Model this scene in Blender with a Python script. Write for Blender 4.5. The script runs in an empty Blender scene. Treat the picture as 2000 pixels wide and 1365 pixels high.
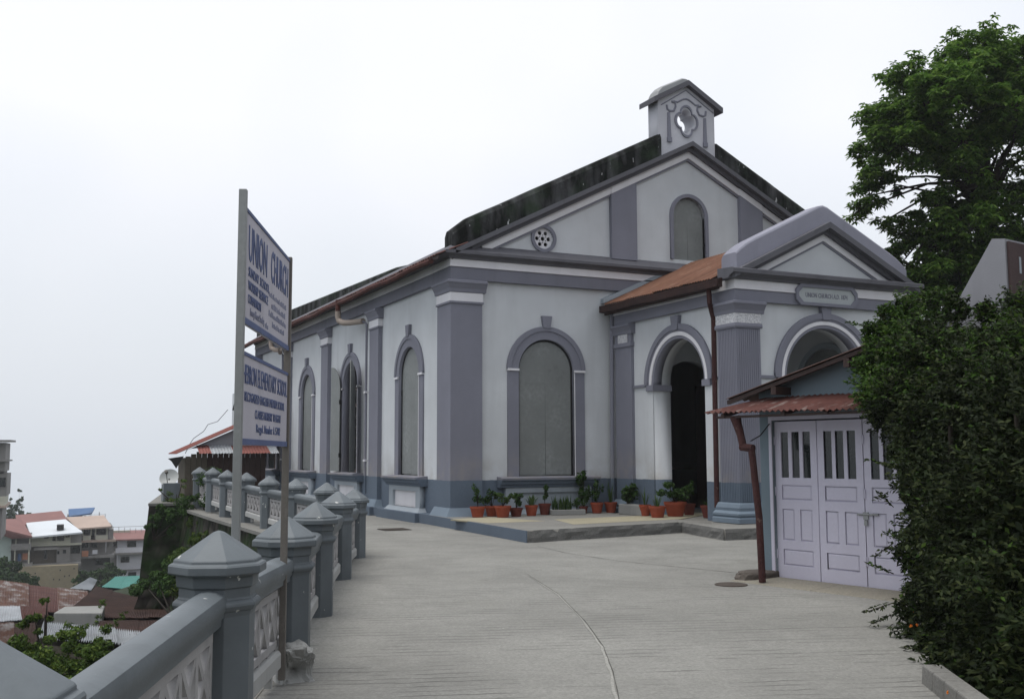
import bpy, bmesh, math, random
import numpy as np
from mathutils import Vector, Matrix, noise as mnoise
R = math.radians
random.seed(7); rng = np.random.default_rng(7)
scene = bpy.context.scene
COL = scene.collection

# ------------------------------------------------------------------ camera
F_PX, YAW, PIT, ROLL = 2040.78, .4477, .0993, -.0038
CAM = Vector((-8.987, -21.948, 1.4))
FW = Vector((math.sin(YAW)*math.cos(PIT), math.cos(YAW)*math.cos(PIT), math.sin(PIT)))
_rt = Vector((math.cos(YAW), -math.sin(YAW), 0)); _up = _rt.cross(FW)
RT = math.cos(ROLL)*_rt + math.sin(ROLL)*_up
UP = -math.sin(ROLL)*_rt + math.cos(ROLL)*_up
cd = bpy.data.cameras.new('camera'); co = bpy.data.objects.new('camera', cd); COL.objects.link(co)
M = Matrix((RT, UP, -FW)).transposed().to_4x4(); M.translation = CAM
co.matrix_world = M
cd.sensor_width = 36; cd.lens = 36*F_PX/2000; cd.clip_end = 3000; cd.clip_start = .05
scene.camera = co
def ray(u, v): return FW + RT*((u-1000)/F_PX) - UP*((v-682.5)/F_PX)
def at(u, v, D): return CAM + ray(u, v)*D
def gnd(u, v, z):
    d = ray(u, v); return CAM + d*((z-CAM.z)/d.z)

# ------------------------------------------------------------------ sky and sun
SUN_EL, SUN_AZ = R(77), R(-85)          # azimuth from +Y towards +X
w = bpy.data.worlds.new('World'); scene.world = w; w.use_nodes = True
nt = w.node_tree; nt.nodes.clear()
out = nt.nodes.new('ShaderNodeOutputWorld')
sky = nt.nodes.new('ShaderNodeTexSky'); sky.sky_type = 'NISHITA'; sky.sun_disc = False
sky.sun_elevation = SUN_EL; sky.sun_rotation = SUN_AZ; sky.air_density = 1.5; sky.dust_density = 4
b1 = nt.nodes.new('ShaderNodeBackground'); b1.inputs[1].default_value = .12
nt.links.new(sky.outputs[0], b1.inputs[0])
tc = nt.nodes.new('ShaderNodeTexCoord'); nz = nt.nodes.new('ShaderNodeTexNoise')
nz.inputs['Scale'].default_value = 1.6; nz.inputs['Detail'].default_value = 3; nz.inputs['Roughness'].default_value = .45
nt.links.new(tc.outputs['Generated'], nz.inputs['Vector'])
rp = nt.nodes.new('ShaderNodeValToRGB')
rp.color_ramp.elements[0].position = .35; rp.color_ramp.elements[0].color = (.70, .76, .82, 1)
rp.color_ramp.elements[1].position = .62; rp.color_ramp.elements[1].color = (.91, .915, .965, 1)
nt.links.new(nz.outputs[0], rp.inputs[0])
b2 = nt.nodes.new('ShaderNodeBackground'); b2.inputs[1].default_value = .74
# overcast veil: a little greyer towards the horizon, as the mist in the valley
se = nt.nodes.new('ShaderNodeSeparateXYZ'); nt.links.new(tc.outputs['Generated'], se.inputs[0])
mr = nt.nodes.new('ShaderNodeMapRange'); mr.inputs[1].default_value = -.08; mr.inputs[2].default_value = .30; nt.links.new(se.outputs[2], mr.inputs[0])
mc = nt.nodes.new('ShaderNodeMix'); mc.data_type = 'RGBA'; mc.inputs[6].default_value = (.58, .63, .69, 1); nt.links.new(mr.outputs[0], mc.inputs[0]); nt.links.new(rp.outputs[0], mc.inputs[7])
nt.links.new(mc.outputs[2], b2.inputs[0])
mx = nt.nodes.new('ShaderNodeMixShader'); mx.inputs[0].default_value = .93
nt.links.new(b1.outputs[0], mx.inputs[1]); nt.links.new(b2.outputs[0], mx.inputs[2])
nt.links.new(mx.outputs[0], out.inputs[0])
sl = bpy.data.lights.new('sun', 'SUN'); sl.energy = 1.5; sl.angle = R(40); sl.color = (1, .97, .92)
so = bpy.data.objects.new('sun', sl); COL.objects.link(so)
sdir = Vector((math.sin(SUN_AZ)*math.cos(SUN_EL), math.cos(SUN_AZ)*math.cos(SUN_EL), math.sin(SUN_EL)))
so.rotation_euler = sdir.to_track_quat('Z', 'Y').to_euler()
so.location = (-30, -20, 40)
vs = scene.view_settings; vs.view_transform = 'Standard'; vs.look = 'None'; vs.exposure = .62; vs.gamma = 1

# ------------------------------------------------------------------ materials
def lin(r, g, b):
    f = lambda c: (c/255/12.92) if c/255 <= .04045 else ((c/255+.055)/1.055)**2.4
    return (f(r), f(g), f(b))
class NT:
    def __init__(s, name):
        s.m = bpy.data.materials.new(name); s.m.use_nodes = True; s.t = s.m.node_tree
        s.b = s.t.nodes['Principled BSDF']; s.geo = s.n('ShaderNodeNewGeometry')
    def n(s, ty, **k):
        x = s.t.nodes.new(ty)
        for a, v in k.items(): setattr(x, a, v)
        return x
    def l(s, a, b): s.t.links.new(a, b)
    def pos(s, sc=(1, 1, 1)):
        mp = s.n('ShaderNodeMapping'); mp.inputs['Scale'].default_value = sc
        s.l(s.geo.outputs['Position'], mp.inputs[0]); return mp.outputs[0]
    def noise(s, scale, detail=4, sc=(1, 1, 1), rough=.55):
        x = s.n('ShaderNodeTexNoise'); x.inputs['Scale'].default_value = scale
        x.inputs['Detail'].default_value = detail; x.inputs['Roughness'].default_value = rough
        s.l(s.pos(sc), x.inputs['Vector']); return x.outputs[0]
    def ramp(s, src, lo, hi, c0=(0, 0, 0, 1), c1=(1, 1, 1, 1)):
        r = s.n('ShaderNodeValToRGB'); e = r.color_ramp.elements
        e[0].position = lo; e[1].position = hi; e[0].color = c0; e[1].color = c1
        s.l(src, r.inputs[0]); return r.outputs[0]
    def mix(s, fac, a, b, mode='MIX'):
        x = s.n('ShaderNodeMix', data_type='RGBA', blend_type=mode)
        for i, v in ((0, fac), (6, a), (7, b)):
            if isinstance(v, (int, float)): x.inputs[i].default_value = v
            elif isinstance(v, tuple): x.inputs[i].default_value = (*v[:3], 1)
            else: s.l(v, x.inputs[i])
        return x.outputs[2]
    def bump(s, h, strength=.3, dist=.01):
        x = s.n('ShaderNodeBump'); x.inputs['Strength'].default_value = strength; x.inputs['Distance'].default_value = dist
        s.l(h, x.inputs['Height']); s.l(x.outputs[0], s.b.inputs['Normal'])
    def done(s, col, rough=.8, spec=.3, metal=0):
        if isinstance(col, tuple): s.b.inputs['Base Color'].default_value = (*col[:3], 1)
        else: s.l(col, s.b.inputs['Base Color'])
        if isinstance(rough, (int, float)): s.b.inputs['Roughness'].default_value = rough
        else: s.l(rough, s.b.inputs['Roughness'])
        s.b.inputs['Specular IOR Level'].default_value = spec; s.b.inputs['Metallic'].default_value = metal
        return s.m
def dk(c, k): return tuple(x*k for x in c)
def plain(name, c, rough=.75, var=.18, scale=2.5, bs=60, bst=.15, spec=.3, metal=0):
    q = NT(name)
    a = q.ramp(q.noise(scale, 5), .3, .72)
    col = q.mix(a, dk(c, 1-var), dk(c, 1+var*.6))
    f = q.ramp(q.noise(scale*9, 3), .35, .75); col = q.mix(f, dk(c, 1-var*.5), col)
    q.bump(q.noise(bs, 3), bst, .006)
    return q.done(col, rough, spec, metal)
BLUE = (.110, .140, .182)
def stucco(name, c, dado=None, streak=.35, zd=.80, blue=BLUE, rough=.85):
    """painted render: soft blotches, rain streaks, hairline grain; optional painted blue dado below zd"""
    q = NT(name)
    a = q.ramp(q.noise(.9, 6), .3, .75); col = q.mix(a, dk(c, .83), dk(c, 1.06))
    st = q.ramp(q.noise(3.0, 5, (1, 1, .10)), .52, .80); col = q.mix(q.math(st, streak) if hasattr(q, 'math') else st, col, dk(c, .55))
    gr = q.ramp(q.noise(26, 3), .38, .7); col = q.mix(gr, q.mix(.5, col, dk(c, .88)), col)
    if dado:
        sp = q.n('ShaderNodeSeparateXYZ'); q.l(q.geo.outputs['Position'], sp.inputs[0])
        wob = q.n('ShaderNodeMath', operation='MULTIPLY_ADD'); wob.inputs[1].default_value = .03; wob.inputs[2].default_value = -.015
        q.l(q.noise(4, 2), wob.inputs[0])
        ad = q.n('ShaderNodeMath', operation='ADD'); q.l(sp.outputs[2], ad.inputs[0]); q.l(wob.outputs[0], ad.inputs[1])
        lt = q.n('ShaderNodeMath', operation='LESS_THAN'); lt.inputs[1].default_value = zd; q.l(ad.outputs[0], lt.inputs[0])
        bl = q.mix(a, dk(blue, .85), dk(blue, 1.2)); bl = q.mix(gr, dk(blue, .9), bl)
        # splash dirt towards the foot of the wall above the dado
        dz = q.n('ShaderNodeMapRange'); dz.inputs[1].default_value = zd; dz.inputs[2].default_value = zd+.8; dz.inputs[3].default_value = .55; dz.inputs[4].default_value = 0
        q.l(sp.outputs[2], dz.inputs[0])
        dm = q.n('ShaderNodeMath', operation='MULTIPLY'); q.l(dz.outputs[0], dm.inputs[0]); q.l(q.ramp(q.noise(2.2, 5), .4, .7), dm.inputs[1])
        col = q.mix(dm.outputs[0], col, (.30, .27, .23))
        col = q.mix(lt.outputs[0], col, bl)
    q.bump(q.noise(45, 4), .25, .008)
    return q.done(col, rough, .25)
def _m(self, src, k):
    x = self.n('ShaderNodeMath', operation='MULTIPLY'); self.l(src, x.inputs[0]); x.inputs[1].default_value = k; return x.outputs[0]
NT.math = _m
WALLC = (.585, .605, .63); TRIMC = (.205, .208, .252)
MAT = {}
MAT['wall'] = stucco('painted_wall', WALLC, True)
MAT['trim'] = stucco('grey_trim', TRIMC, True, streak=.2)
MAT['trim_plain'] = stucco('grey_trim_plain', dk(TRIMC, .9), False, streak=.5)
MAT['cornice'] = stucco('dirty_grey_cornice', (.115, .114, .130), False, streak=.8)
MAT['white'] = stucco('white_band', (.74, .73, .76), False, streak=.25)
MAT['pale'] = stucco('pale_panel', (.34, .38, .42), False, streak=.4)
MAT['blue'] = stucco('blue_plinth', BLUE, False, streak=.3)
MAT['turret'] = stucco('bellcote_paint', (.52, .52, .56), False, streak=.6)
MAT['lilac'] = stucco('porch_parapet_paint', (.27, .27, .325), False, streak=.5)
def stained():
    q = NT('black_stained_parapet')
    a = q.ramp(q.noise(2.6, 6, (1, 1, .28)), .44, .72)
    col = q.mix(a, (.007, .008, .007), (.085, .085, .09))
    g = q.ramp(q.noise(1.2, 4), .5, .75); col = q.mix(g, col, (.025, .04, .022))
    p = q.ramp(q.noise(9, 4, (1, 1, .35)), .66, .70); col = q.mix(p, col, (.40, .40, .41))
    q.bump(q.noise(14, 5), .6, .03); return q.done(col, .95, .1)
MAT['stained'] = stained()
MAT['shutter'] = plain('zinc_shutter', (.225, .238, .235), .55, .4, 1.3, 30, .15, .4, .1)
MAT['black'] = plain('black_iron', (.012, .012, .013), .6)
MAT['darkwood'] = plain('dark_wood', (.045, .024, .02), .6, .4, 6)
MAT['dark'] = plain('dark_interior', (.012, .012, .014), .9)
def glassy(name, c, rough=.08):
    q = NT(name); col = q.mix(q.ramp(q.noise(2.2, 3), .35, .7), dk(c, .6), dk(c, 1.5)); return q.done(col, rough, .5)
MAT['glass'] = glassy('dark_glass', (.010, .014, .014), .12)
def rust(name, a, b, c, sc=1.6, rough=.8, st=(1, 1, 1), lo=.60):
    q = NT(name)
    x = q.ramp(q.noise(sc, 7, st, .65), .34, .68); col = q.mix(x, a, b)
    y = q.ramp(q.noise(sc*2.7, 6, st, .7), lo, lo+.14); col = q.mix(y, col, c)
    z = q.ramp(q.noise(sc*11, 4, st), .45, .8); col = q.mix(q.math(z, .6), col, dk(a, .45))
    q.bump(q.noise(50, 3), .2, .004); return q.done(col, rough, .2)
MAT['rust_orange'] = rust('rusty_orange_sheet', (.115, .052, .032), (.20, .098, .062), (.27, .185, .135), 2.4, .8, (.22, 1.6, .22), .58)
MAT['rust_red'] = rust('rusty_red_sheet', (.075, .030, .026), (.125, .052, .043), (.27, .23, .21), 2.6, .8, (.25, 1.5, .25), .56)
MAT['rust_brown'] = rust('rusty_brown_sheet', (.048, .026, .022), (.080, .043, .034), (.12, .065, .045), 1.1)
MAT['rust_mix'] = rust('rust_streaked_sheet', (.095, .045, .034), (.16, .085, .06), (.36, .36, .36), .7, .8, (1, .35, 1), .50)
MAT['tin'] = rust('weathered_tin_sheet', (.36, .38, .40), (.50, .52, .55), (.20, .10, .06), .9, .45)
MAT['gutter'] = rust('rusty_gutter', (.055, .020, .017), (.10, .034, .027), (.20, .11, .085), 4)
MAT['pipe'] = rust('maroon_pipe', (.042, .018, .018), (.068, .028, .026), (.20, .13, .11), 3)
MAT['oldgutter'] = rust('blackened_gutter', (.022, .014, .013), (.045, .022, .02), (.10, .05, .04), 3)
MAT['pinkpipe'] = plain('faded_pink_pipe', (.30, .25, .215), .7)
MAT['roofdark'] = plain('dark_roof_sheet', (.045, .045, .05), .8, .4)
FENCEC = (.108, .124, .136)
def fencemat():
    q = NT('grey_green_fence_paint')
    a = q.ramp(q.noise(1.7, 5), .3, .7); col = q.mix(a, dk(FENCEC, .78), dk(FENCEC, 1.18))
    ch = q.ramp(q.noise(11, 4), .70, .715); col = q.mix(ch, col, (.5, .5, .48))
    d = q.ramp(q.noise(5, 5, (1, 1, .25)), .55, .8); col = q.mix(q.math(d, .45), col, dk(FENCEC, .5))
    q.bump(q.noise(38, 4), .22, .006); return q.done(col, .55, .4)
MAT['fence'] = fencemat()
MAT['lattice'] = stucco('worn_white_lattice', (.36, .35, .35), False, streak=.9)
MAT['bottomrail'] = stucco('dirty_white_rail', (.40, .40, .39), False, streak=.9)
MAT['pole'] = plain('galvanised_pole', (.30, .31, .31), .5, .22, 5, 40, .1, .4, .3)
MAT['poledark'] = plain('weathered_pole', (.165, .15, .135), .65, .4, 5)
MAT['board'] = stucco('sign_board_paint', (.50, .48, .535), False, streak=.8)
MAT['signblue'] = plain('sign_blue_paint', (.11, .14, .27), .6, .35, 9)
MAT['signfaint'] = plain('sign_faded_blue_paint', (.24, .25, .34), .7, .25, 9)
MAT['door'] = stucco('lilac_door_paint', (.58, .56, .665), False, streak=.45, rough=.5)
MAT['hut'] = stucco('garage_wall_paint', (.17, .22, .255), False, streak=.3)
MAT['terracotta'] = plain('terracotta', (.30, .065, .032), .8, .35, 6)
MAT['terracotta_dark'] = plain('dark_terracotta', (.14, .035, .025), .8, .35, 6)
MAT['soil'] = plain('potting_soil', (.03, .02, .014), .95)
MAT['rubble'] = stucco('crumbled_concrete', (.33, .33, .32), False, streak=1.0)
MAT['rock'] = stucco('broken_concrete', (.26, .26, .25), False, streak=1.0)
def concrete(name, c, groove=True):
    q = NT(name)
    a = q.ramp(q.noise(.45, 8, rough=.62), .3, .7); col = q.mix(a, dk(c, .74), dk(c, 1.18))
    m = q.ramp(q.noise(2.6, 7, rough=.7), .45, .75); col = q.mix(q.math(m, .5), col, dk(c, 1.35))
    s = q.ramp(q.noise(1.3, 7, rough=.72), .56, .70); col = q.mix(q.math(s, .5), col, (c[0]*.60, c[1]*.60, c[2]*.57))
    f = q.ramp(q.noise(38, 5, rough=.7), .36, .66); col = q.mix(q.math(f, .55), dk(c, .62), col) if False else q.mix(f, q.mix(.62, col, dk(c, .52)), col)
    sp = q.ramp(q.noise(21, 2), .76, .79); col = q.mix(q.math(sp, .7), col, dk(c, 1.9))
    hgt = q.noise(45, 5)
    if groove:
        mp = q.n('ShaderNodeMapping', vector_type='POINT'); mp.inputs['Rotation'].default_value = (0, 0, R(20.5-1.2))
        q.l(q.geo.outputs['Position'], mp.inputs[0])
        wn = q.n('ShaderNodeTexNoise'); wn.inputs['Scale'].default_value = .8; wn.inputs['Detail'].default_value = 4
        q.l(mp.outputs[0], wn.inputs['Vector'])
        ds = q.n('ShaderNodeMix', data_type='RGBA', blend_type='LINEAR_LIGHT'); ds.inputs[0].default_value = .055
        q.l(mp.outputs[0], ds.inputs[6]); q.l(wn.outputs[1], ds.inputs[7])
        wv = q.n('ShaderNodeTexWave', wave_type='BANDS', bands_direction='Y', wave_profile='SIN')
        wv.inputs['Scale'].default_value = 2.2; wv.inputs['Distortion'].default_value = 1.6; wv.inputs['Detail'].default_value = 3; wv.inputs['Detail Scale'].default_value = 2.0
        q.l(ds.outputs[2], wv.inputs['Vector'])
        s2 = q.n('ShaderNodeMapping'); s2.inputs['Scale'].default_value = (1.1, 20, 1); q.l(ds.outputs[2], s2.inputs[0])
        n2 = q.n('ShaderNodeTexNoise'); n2.inputs['Scale'].default_value = 1.3; n2.inputs['Detail'].default_value = 5; q.l(s2.outputs[0], n2.inputs['Vector'])
        s3 = q.n('ShaderNodeMapping'); s3.inputs['Scale'].default_value = (1.6, 2.2, 1); q.l(ds.outputs[2], s3.inputs[0])
        n3 = q.n('ShaderNodeTexNoise'); n3.inputs['Scale'].default_value = 1.0; n3.inputs['Detail'].default_value = 5; q.l(s3.outputs[0], n3.inputs['Vector'])
        br = q.ramp(n2.outputs[0], .42, .58)
        ln = q.ramp(wv.outputs[0], .0, .11, (1, 1, 1, 1), (0, 0, 0, 1))
        gaps = q.ramp(n3.outputs[0], .47, .60)
        k = q.n('ShaderNodeMath', operation='MULTIPLY'); q.l(ln, k.inputs[0]); q.l(gaps, k.inputs[1])
        col = q.mix(q.math(k.outputs[0], .7), col, dk(c, .25))
        col = q.mix(q.math(br, .20), col, dk(c, .70))
        h = q.n('ShaderNodeMath', operation='MULTIPLY_ADD'); q.l(k.outputs[0], h.inputs[0]); h.inputs[1].default_value = -1.0; q.l(hgt, h.inputs[2])
        h2 = q.n('ShaderNodeMath', operation='MULTIPLY_ADD'); q.l(br, h2.inputs[0]); h2.inputs[1].default_value = -.35; q.l(h.outputs[0], h2.inputs[2]); hgt = h2.outputs[0]
    q.bump(hgt, .7, .010); return q.done(col, .9, .2)
CONC = (.262, .258, .240)
MAT['ground'] = concrete('grooved_concrete', CONC)
MAT['slab'] = concrete('plain_concrete', (.22, .215, .20), False)
MAT['slabside'] = concrete('stained_kerb_concrete', (.15, .148, .142), False)
MAT['kerbstone'] = concrete('brown_stained_stone', (.125, .108, .095), False)
MAT['tile'] = concrete('yellowish_floor', (.34, .31, .225), False)
MAT['ramp'] = concrete('buff_stone', (.27, .25, .205), False)
MAT['joint_light'] = concrete('joint_mortar', (.33, .325, .30), False)
MAT['joint_dark'] = plain('joint_crack', (.06, .058, .05), .95)
def mossy():
    q = NT('mossy_stone_wall')
    v = q.n('ShaderNodeTexVoronoi'); v.inputs['Scale'].default_value = 2.6; q.l(q.pos(), v.inputs['Vector'])
    col = q.mix(q.ramp(v.outputs[0], .1, .7), (.085, .075, .065), (.020, .018, .016))
    g = q.ramp(q.noise(1.3, 6), .42, .62); col = q.mix(g, col, (.022, .042, .014))
    q.bump(v.outputs[0], .8, .08); return q.done(col, .95, .1)
MAT['mossy'] = mossy()
MAT['terrain'] = plain('hillside_scrub', (.022, .034, .014), .95, .5, .6, 5, .8)
MAT['mintwall'] = plain('mint_house_wall', (.40, .47, .44), .85, .2, .5)
MAT['cream'] = plain('cream_house_wall', (.47, .46, .38), .85, .25, .5)
MAT['housewhite'] = plain('white_house_wall', (.56, .56, .60), .85, .18, .4)
MAT['greywall'] = plain('grey_house_wall', (.24, .23, .22), .9, .35, .5)
MAT['tanwall'] = plain('tan_retaining_wall', (.27, .23, .155), .95, .3, .35)
MAT['redroof'] = plain('dull_red_roof', (.22, .11, .10), .85, .25, .5)
MAT['pinkroof'] = plain('pinkish_roof', (.40, .31, .26), .85, .2, .5)
MAT['whiteroof'] = plain('pale_sheet_roof', (.56, .59, .62), .6, .12, .4)
MAT['bluetarp'] = plain('blue_tarpaulin', (.055, .12, .25), .7, .25, .8)
MAT['greensheet'] = plain('green_plastic_sheet', (.03, .20, .165), .6, .25, .8)
MAT['redpaint'] = plain('faded_red_sheet', (.25, .095, .08), .8, .25, 1.5)
MAT['plank'] = plain('weathered_plank', (.10, .085, .065), .9, .45, 5)
MAT['orangecloth'] = plain('orange_cloth', (.45, .20, .12), .9)
MAT['dish'] = plain('dish_white', (.42, .43, .42), .5)
MAT['bark'] = plain('dark_bark', (.035, .028, .022), .95, .4, 6, 25, .8)
MAT['flower'] = plain('orange_petal', (.75, .22, .02), .7)
def leafmat(name, c0, c1, c2, trans=.25, rough=.5):
    q = NT(name)
    r = q.n('ShaderNodeValToRGB'); e = r.color_ramp.elements
    e[0].position = 0; e[0].color = (*c0, 1); e[1].position = 1; e[1].color = (*c2, 1)
    x = e.new(.55); x.color = (*c1, 1); q.l(q.geo.outputs['Random Per Island'], r.inputs[0])
    col = q.mix(q.math(q.ramp(q.noise(.8, 3), .35, .65), .45), r.outputs[0], dk(c0, .8))
    q.done(col, .65, .12)
    tr = q.n('ShaderNodeBsdfTranslucent'); q.l(col, tr.inputs[0])
    ms = q.n('ShaderNodeMixShader'); ms.inputs[0].default_value = trans
    q.l(q.b.outputs[0], ms.inputs[1]); q.l(tr.outputs[0], ms.inputs[2])
    q.l(ms.outputs[0], q.t.nodes['Material Output'].inputs[0]); return q.m
MAT['leaf_tree'] = leafmat('tree_leaves', (.036, .080, .012), (.085, .170, .028), (.17, .26, .055), .45)
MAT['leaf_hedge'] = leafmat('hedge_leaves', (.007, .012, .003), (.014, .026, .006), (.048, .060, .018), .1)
MAT['leaf_hedge_bright'] = leafmat('bright_hedge_leaves', (.020, .048, .006), (.042, .092, .012), (.085, .14, .022), .25)  # lit copy of the hedge leaf colour; the copy above carries the shade
MAT['leaf_pot'] = leafmat('pot_plant_leaves', (.02, .045, .012), (.04, .085, .02), (.08, .14, .04), .25)
MAT['leaf_pot_light'] = leafmat('light_pot_leaves', (.04, .075, .02), (.07, .12, .04), (.12, .17, .06), .25)
MAT['leaf_slope'] = leafmat('slope_leaves', (.028, .055, .010), (.06, .105, .018), (.12, .165, .03), .25)
MAT['leaf_far'] = leafmat('far_leaves', (.02, .042, .014), (.032, .066, .02), (.055, .095, .03), .2)

# ------------------------------------------------------------------ mesh helpers
class MB:
    def __init__(s): s.v = []; s.f = []
    def add(s, V, Fc):
        o = len(s.v); s.v += [tuple(p) for p in V]; s.f += [tuple(i+o for i in f) for f in Fc]; return s
    def hexa(s, P):
        return s.add(P, [(0, 3, 2, 1), (4, 5, 6, 7), (0, 1, 5, 4), (1, 2, 6, 5), (2, 3, 7, 6), (3, 0, 4, 7)])
    def box(s, a, b, T=None):
        x0, y0, z0 = a; x1, y1, z1 = b
        P = [(x0, y0, z0), (x1, y0, z0), (x1, y1, z0), (x0, y1, z0), (x0, y0, z1), (x1, y0, z1), (x1, y1, z1), (x0, y1, z1)]
        return s.hexa([T(*p) for p in P] if T else P)
    def prism(s, poly, d0, d1, T):
        """poly of (s,z); extruded between depths d0 and d1; T(s,d,z)"""
        n = len(poly)
        V = [T(p[0], d0, p[1]) for p in poly] + [T(p[0], d1, p[1]) for p in poly]
        return s.add(V, [tuple(range(n))[::-1], tuple(range(n, 2*n))] + [(i, (i+1) % n, n+(i+1) % n, n+i) for i in range(n)])
    def sweep(s, prof, s0, s1, T):
        """profile of (d,z) swept along s"""
        n = len(prof)
        V = [T(s0, *p) for p in prof] + [T(s1, *p) for p in prof]
        return s.add(V, [tuple(range(n))[::-1], tuple(range(n, 2*n))] + [(i, (i+1) % n, n+(i+1) % n, n+i) for i in range(n)])
    def rings(s, rs, cap=True):
        n = len(rs[0]); V = [p for r in rs for p in r]; Fc = []
        for k in range(len(rs)-1):
            Fc += [(k*n+i, k*n+(i+1) % n, (k+1)*n+(i+1) % n, (k+1)*n+i) for i in range(n)]
        if cap: Fc += [tuple(range(n))[::-1], tuple(range((len(rs)-1)*n, len(rs)*n))]
        return s.add(V, Fc)
    def lathe(s, prof, c=(0, 0, 0), n=16, ph=0):
        return s.rings([[(c[0]+r*math.cos(ph+2*math.pi*i/n), c[1]+r*math.sin(ph+2*math.pi*i/n), c[2]+z) for i in range(n)] for r, z in prof])
    def tube(s, pts, r, n=8):
        pts = [Vector(p) for p in pts]; rs = []; rad = r if isinstance(r, (list, tuple)) else [r]*len(pts)
        prev = None
        for i, p in enumerate(pts):
            t = (pts[min(i+1, len(pts)-1)]-pts[max(i-1, 0)]).normalized()
            if prev is None:
                a = Vector((0, 0, 1)) if abs(t.z) < .9 else Vector((1, 0, 0)); x = t.cross(a).normalized()
            else: x = (prev - t*prev.dot(t)).normalized()
            prev = x; y = t.cross(x)
            rs.append([p + (x*math.cos(2*math.pi*k/n)+y*math.sin(2*math.pi*k/n))*rad[i] for k in range(n)])
        return s.rings(rs)
    def build(s, name, mat, parent=None, smooth=False, bevel=0, recalc=True):
        me = bpy.data.meshes.new(name); me.from_pydata(s.v, [], s.f)
        if recalc:
            bm = bmesh.new(); bm.from_mesh(me); bmesh.ops.recalc_face_normals(bm, faces=bm.faces); bm.to_mesh(me); bm.free()
        return link(name, me, mat, parent, smooth, bevel)
def link(name, me, mat, parent=None, smooth=False, bevel=0):
    o = bpy.data.objects.new(name, me); COL.objects.link(o)
    if mat is not None and not me.materials: me.materials.append(MAT[mat] if isinstance(mat, str) else mat)
    if smooth:
        me.polygons.foreach_set('use_smooth', [True]*len(me.polygons))
        try: me.set_sharp_from_angle(angle=R(35))
        except Exception: pass
    if bevel:
        b = o.modifiers.new('bevel', 'BEVEL'); b.width = bevel; b.segments = 2; b.limit_method = 'ANGLE'; b.angle_limit = R(40)
    if parent: put(o, parent)
    return o
def put(o, parent):
    o.parent = parent; o.matrix_parent_inverse = parent_world(parent).inverted()
def parent_world(p):
    m = p.matrix_basis.copy()
    if p.parent: m = parent_world(p.parent) @ p.matrix_parent_inverse @ m
    return m
def tag(o, label=None, cat=None, group=None, kind=None):
    if label: o['label'] = label
    if cat: o['category'] = cat
    if group: o['group'] = group
    if kind: o['kind'] = kind
    return o
def empty(name, loc, label, cat, group=None):
    o = bpy.data.objects.new(name, None); COL.objects.link(o); o.location = loc; o.empty_display_size = .3
    return tag(o, label, cat, group)
def shape2d(outer, holes, d0, d1, T):
    """flat filled outline with holes, extruded from depth d0 to d1 -> mesh data"""
    cu = bpy.data.curves.new('c', 'CURVE'); cu.dimensions = '2D'; cu.fill_mode = 'BOTH'; cu.extrude = .5
    for poly in [outer]+list(holes):
        sp = cu.splines.new('POLY'); sp.points.add(len(poly)-1); sp.use_cyclic_u = True
        for i, p in enumerate(poly): sp.points[i].co = (p[0], p[1], 0, 1)
    ob = bpy.data.objects.new('c', cu); COL.objects.link(ob)
    dg = bpy.context.evaluated_depsgraph_get(); me = bpy.data.meshes.new_from_object(ob.evaluated_get(dg))
    bpy.data.objects.remove(ob); bpy.data.curves.remove(cu)
    for v in me.vertices:
        t = v.co.z+.5; v.co = T(v.co.x, d0+(d1-d0)*t, v.co.y)
    bm = bmesh.new(); bm.from_mesh(me); bmesh.ops.remove_doubles(bm, verts=bm.verts, dist=1e-5); bmesh.ops.recalc_face_normals(bm, faces=bm.faces); bm.to_mesh(me); bm.free()
    me.materials.clear(); return me
def text_mesh(txt, size, s0, z0, d, T, width=None, height=None, align='LEFT', depth=.003, bold=0.0):
    cu = bpy.data.curves.new('t', 'FONT'); cu.body = txt; cu.size = 1; cu.extrude = .5; cu.offset = bold; cu.resolution_u = 2
    ob = bpy.data.objects.new('t', cu); COL.objects.link(ob)
    dg = bpy.context.evaluated_depsgraph_get(); me = bpy.data.meshes.new_from_object(ob.evaluated_get(dg))
    bpy.data.objects.remove(ob); bpy.data.curves.remove(cu)
    xs = [v.co.x for v in me.vertices]; ys = [v.co.y for v in me.vertices]
    x0, x1, y0, y1 = min(xs), max(xs), min(ys), max(ys)
    kx = (width/(x1-x0)) if width else size; ky = (height/(y1-y0)) if height else size
    for v in me.vertices:
        t = v.co.z+.5; v.co = T(s0+(v.co.x-x0)*kx, d+depth*t, z0+(v.co.y-y0)*ky)
    me.materials.clear(); return me
def arc(cx, cz, r, a0, a1, n): return [(cx+r*math.cos(a0+(a1-a0)*i/n), cz+r*math.sin(a0+(a1-a0)*i/n)) for i in range(n+1)]
def arch_outline(cx, r, zs, zb, n=24): return [(cx-r, zb)] + arc(cx, zs, r, math.pi, 0, n) + [(cx+r, zb)]
def rect(s0, z0, s1, z1): return [(s0, z0), (s1, z0), (s1, z1), (s0, z1)]
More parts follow.
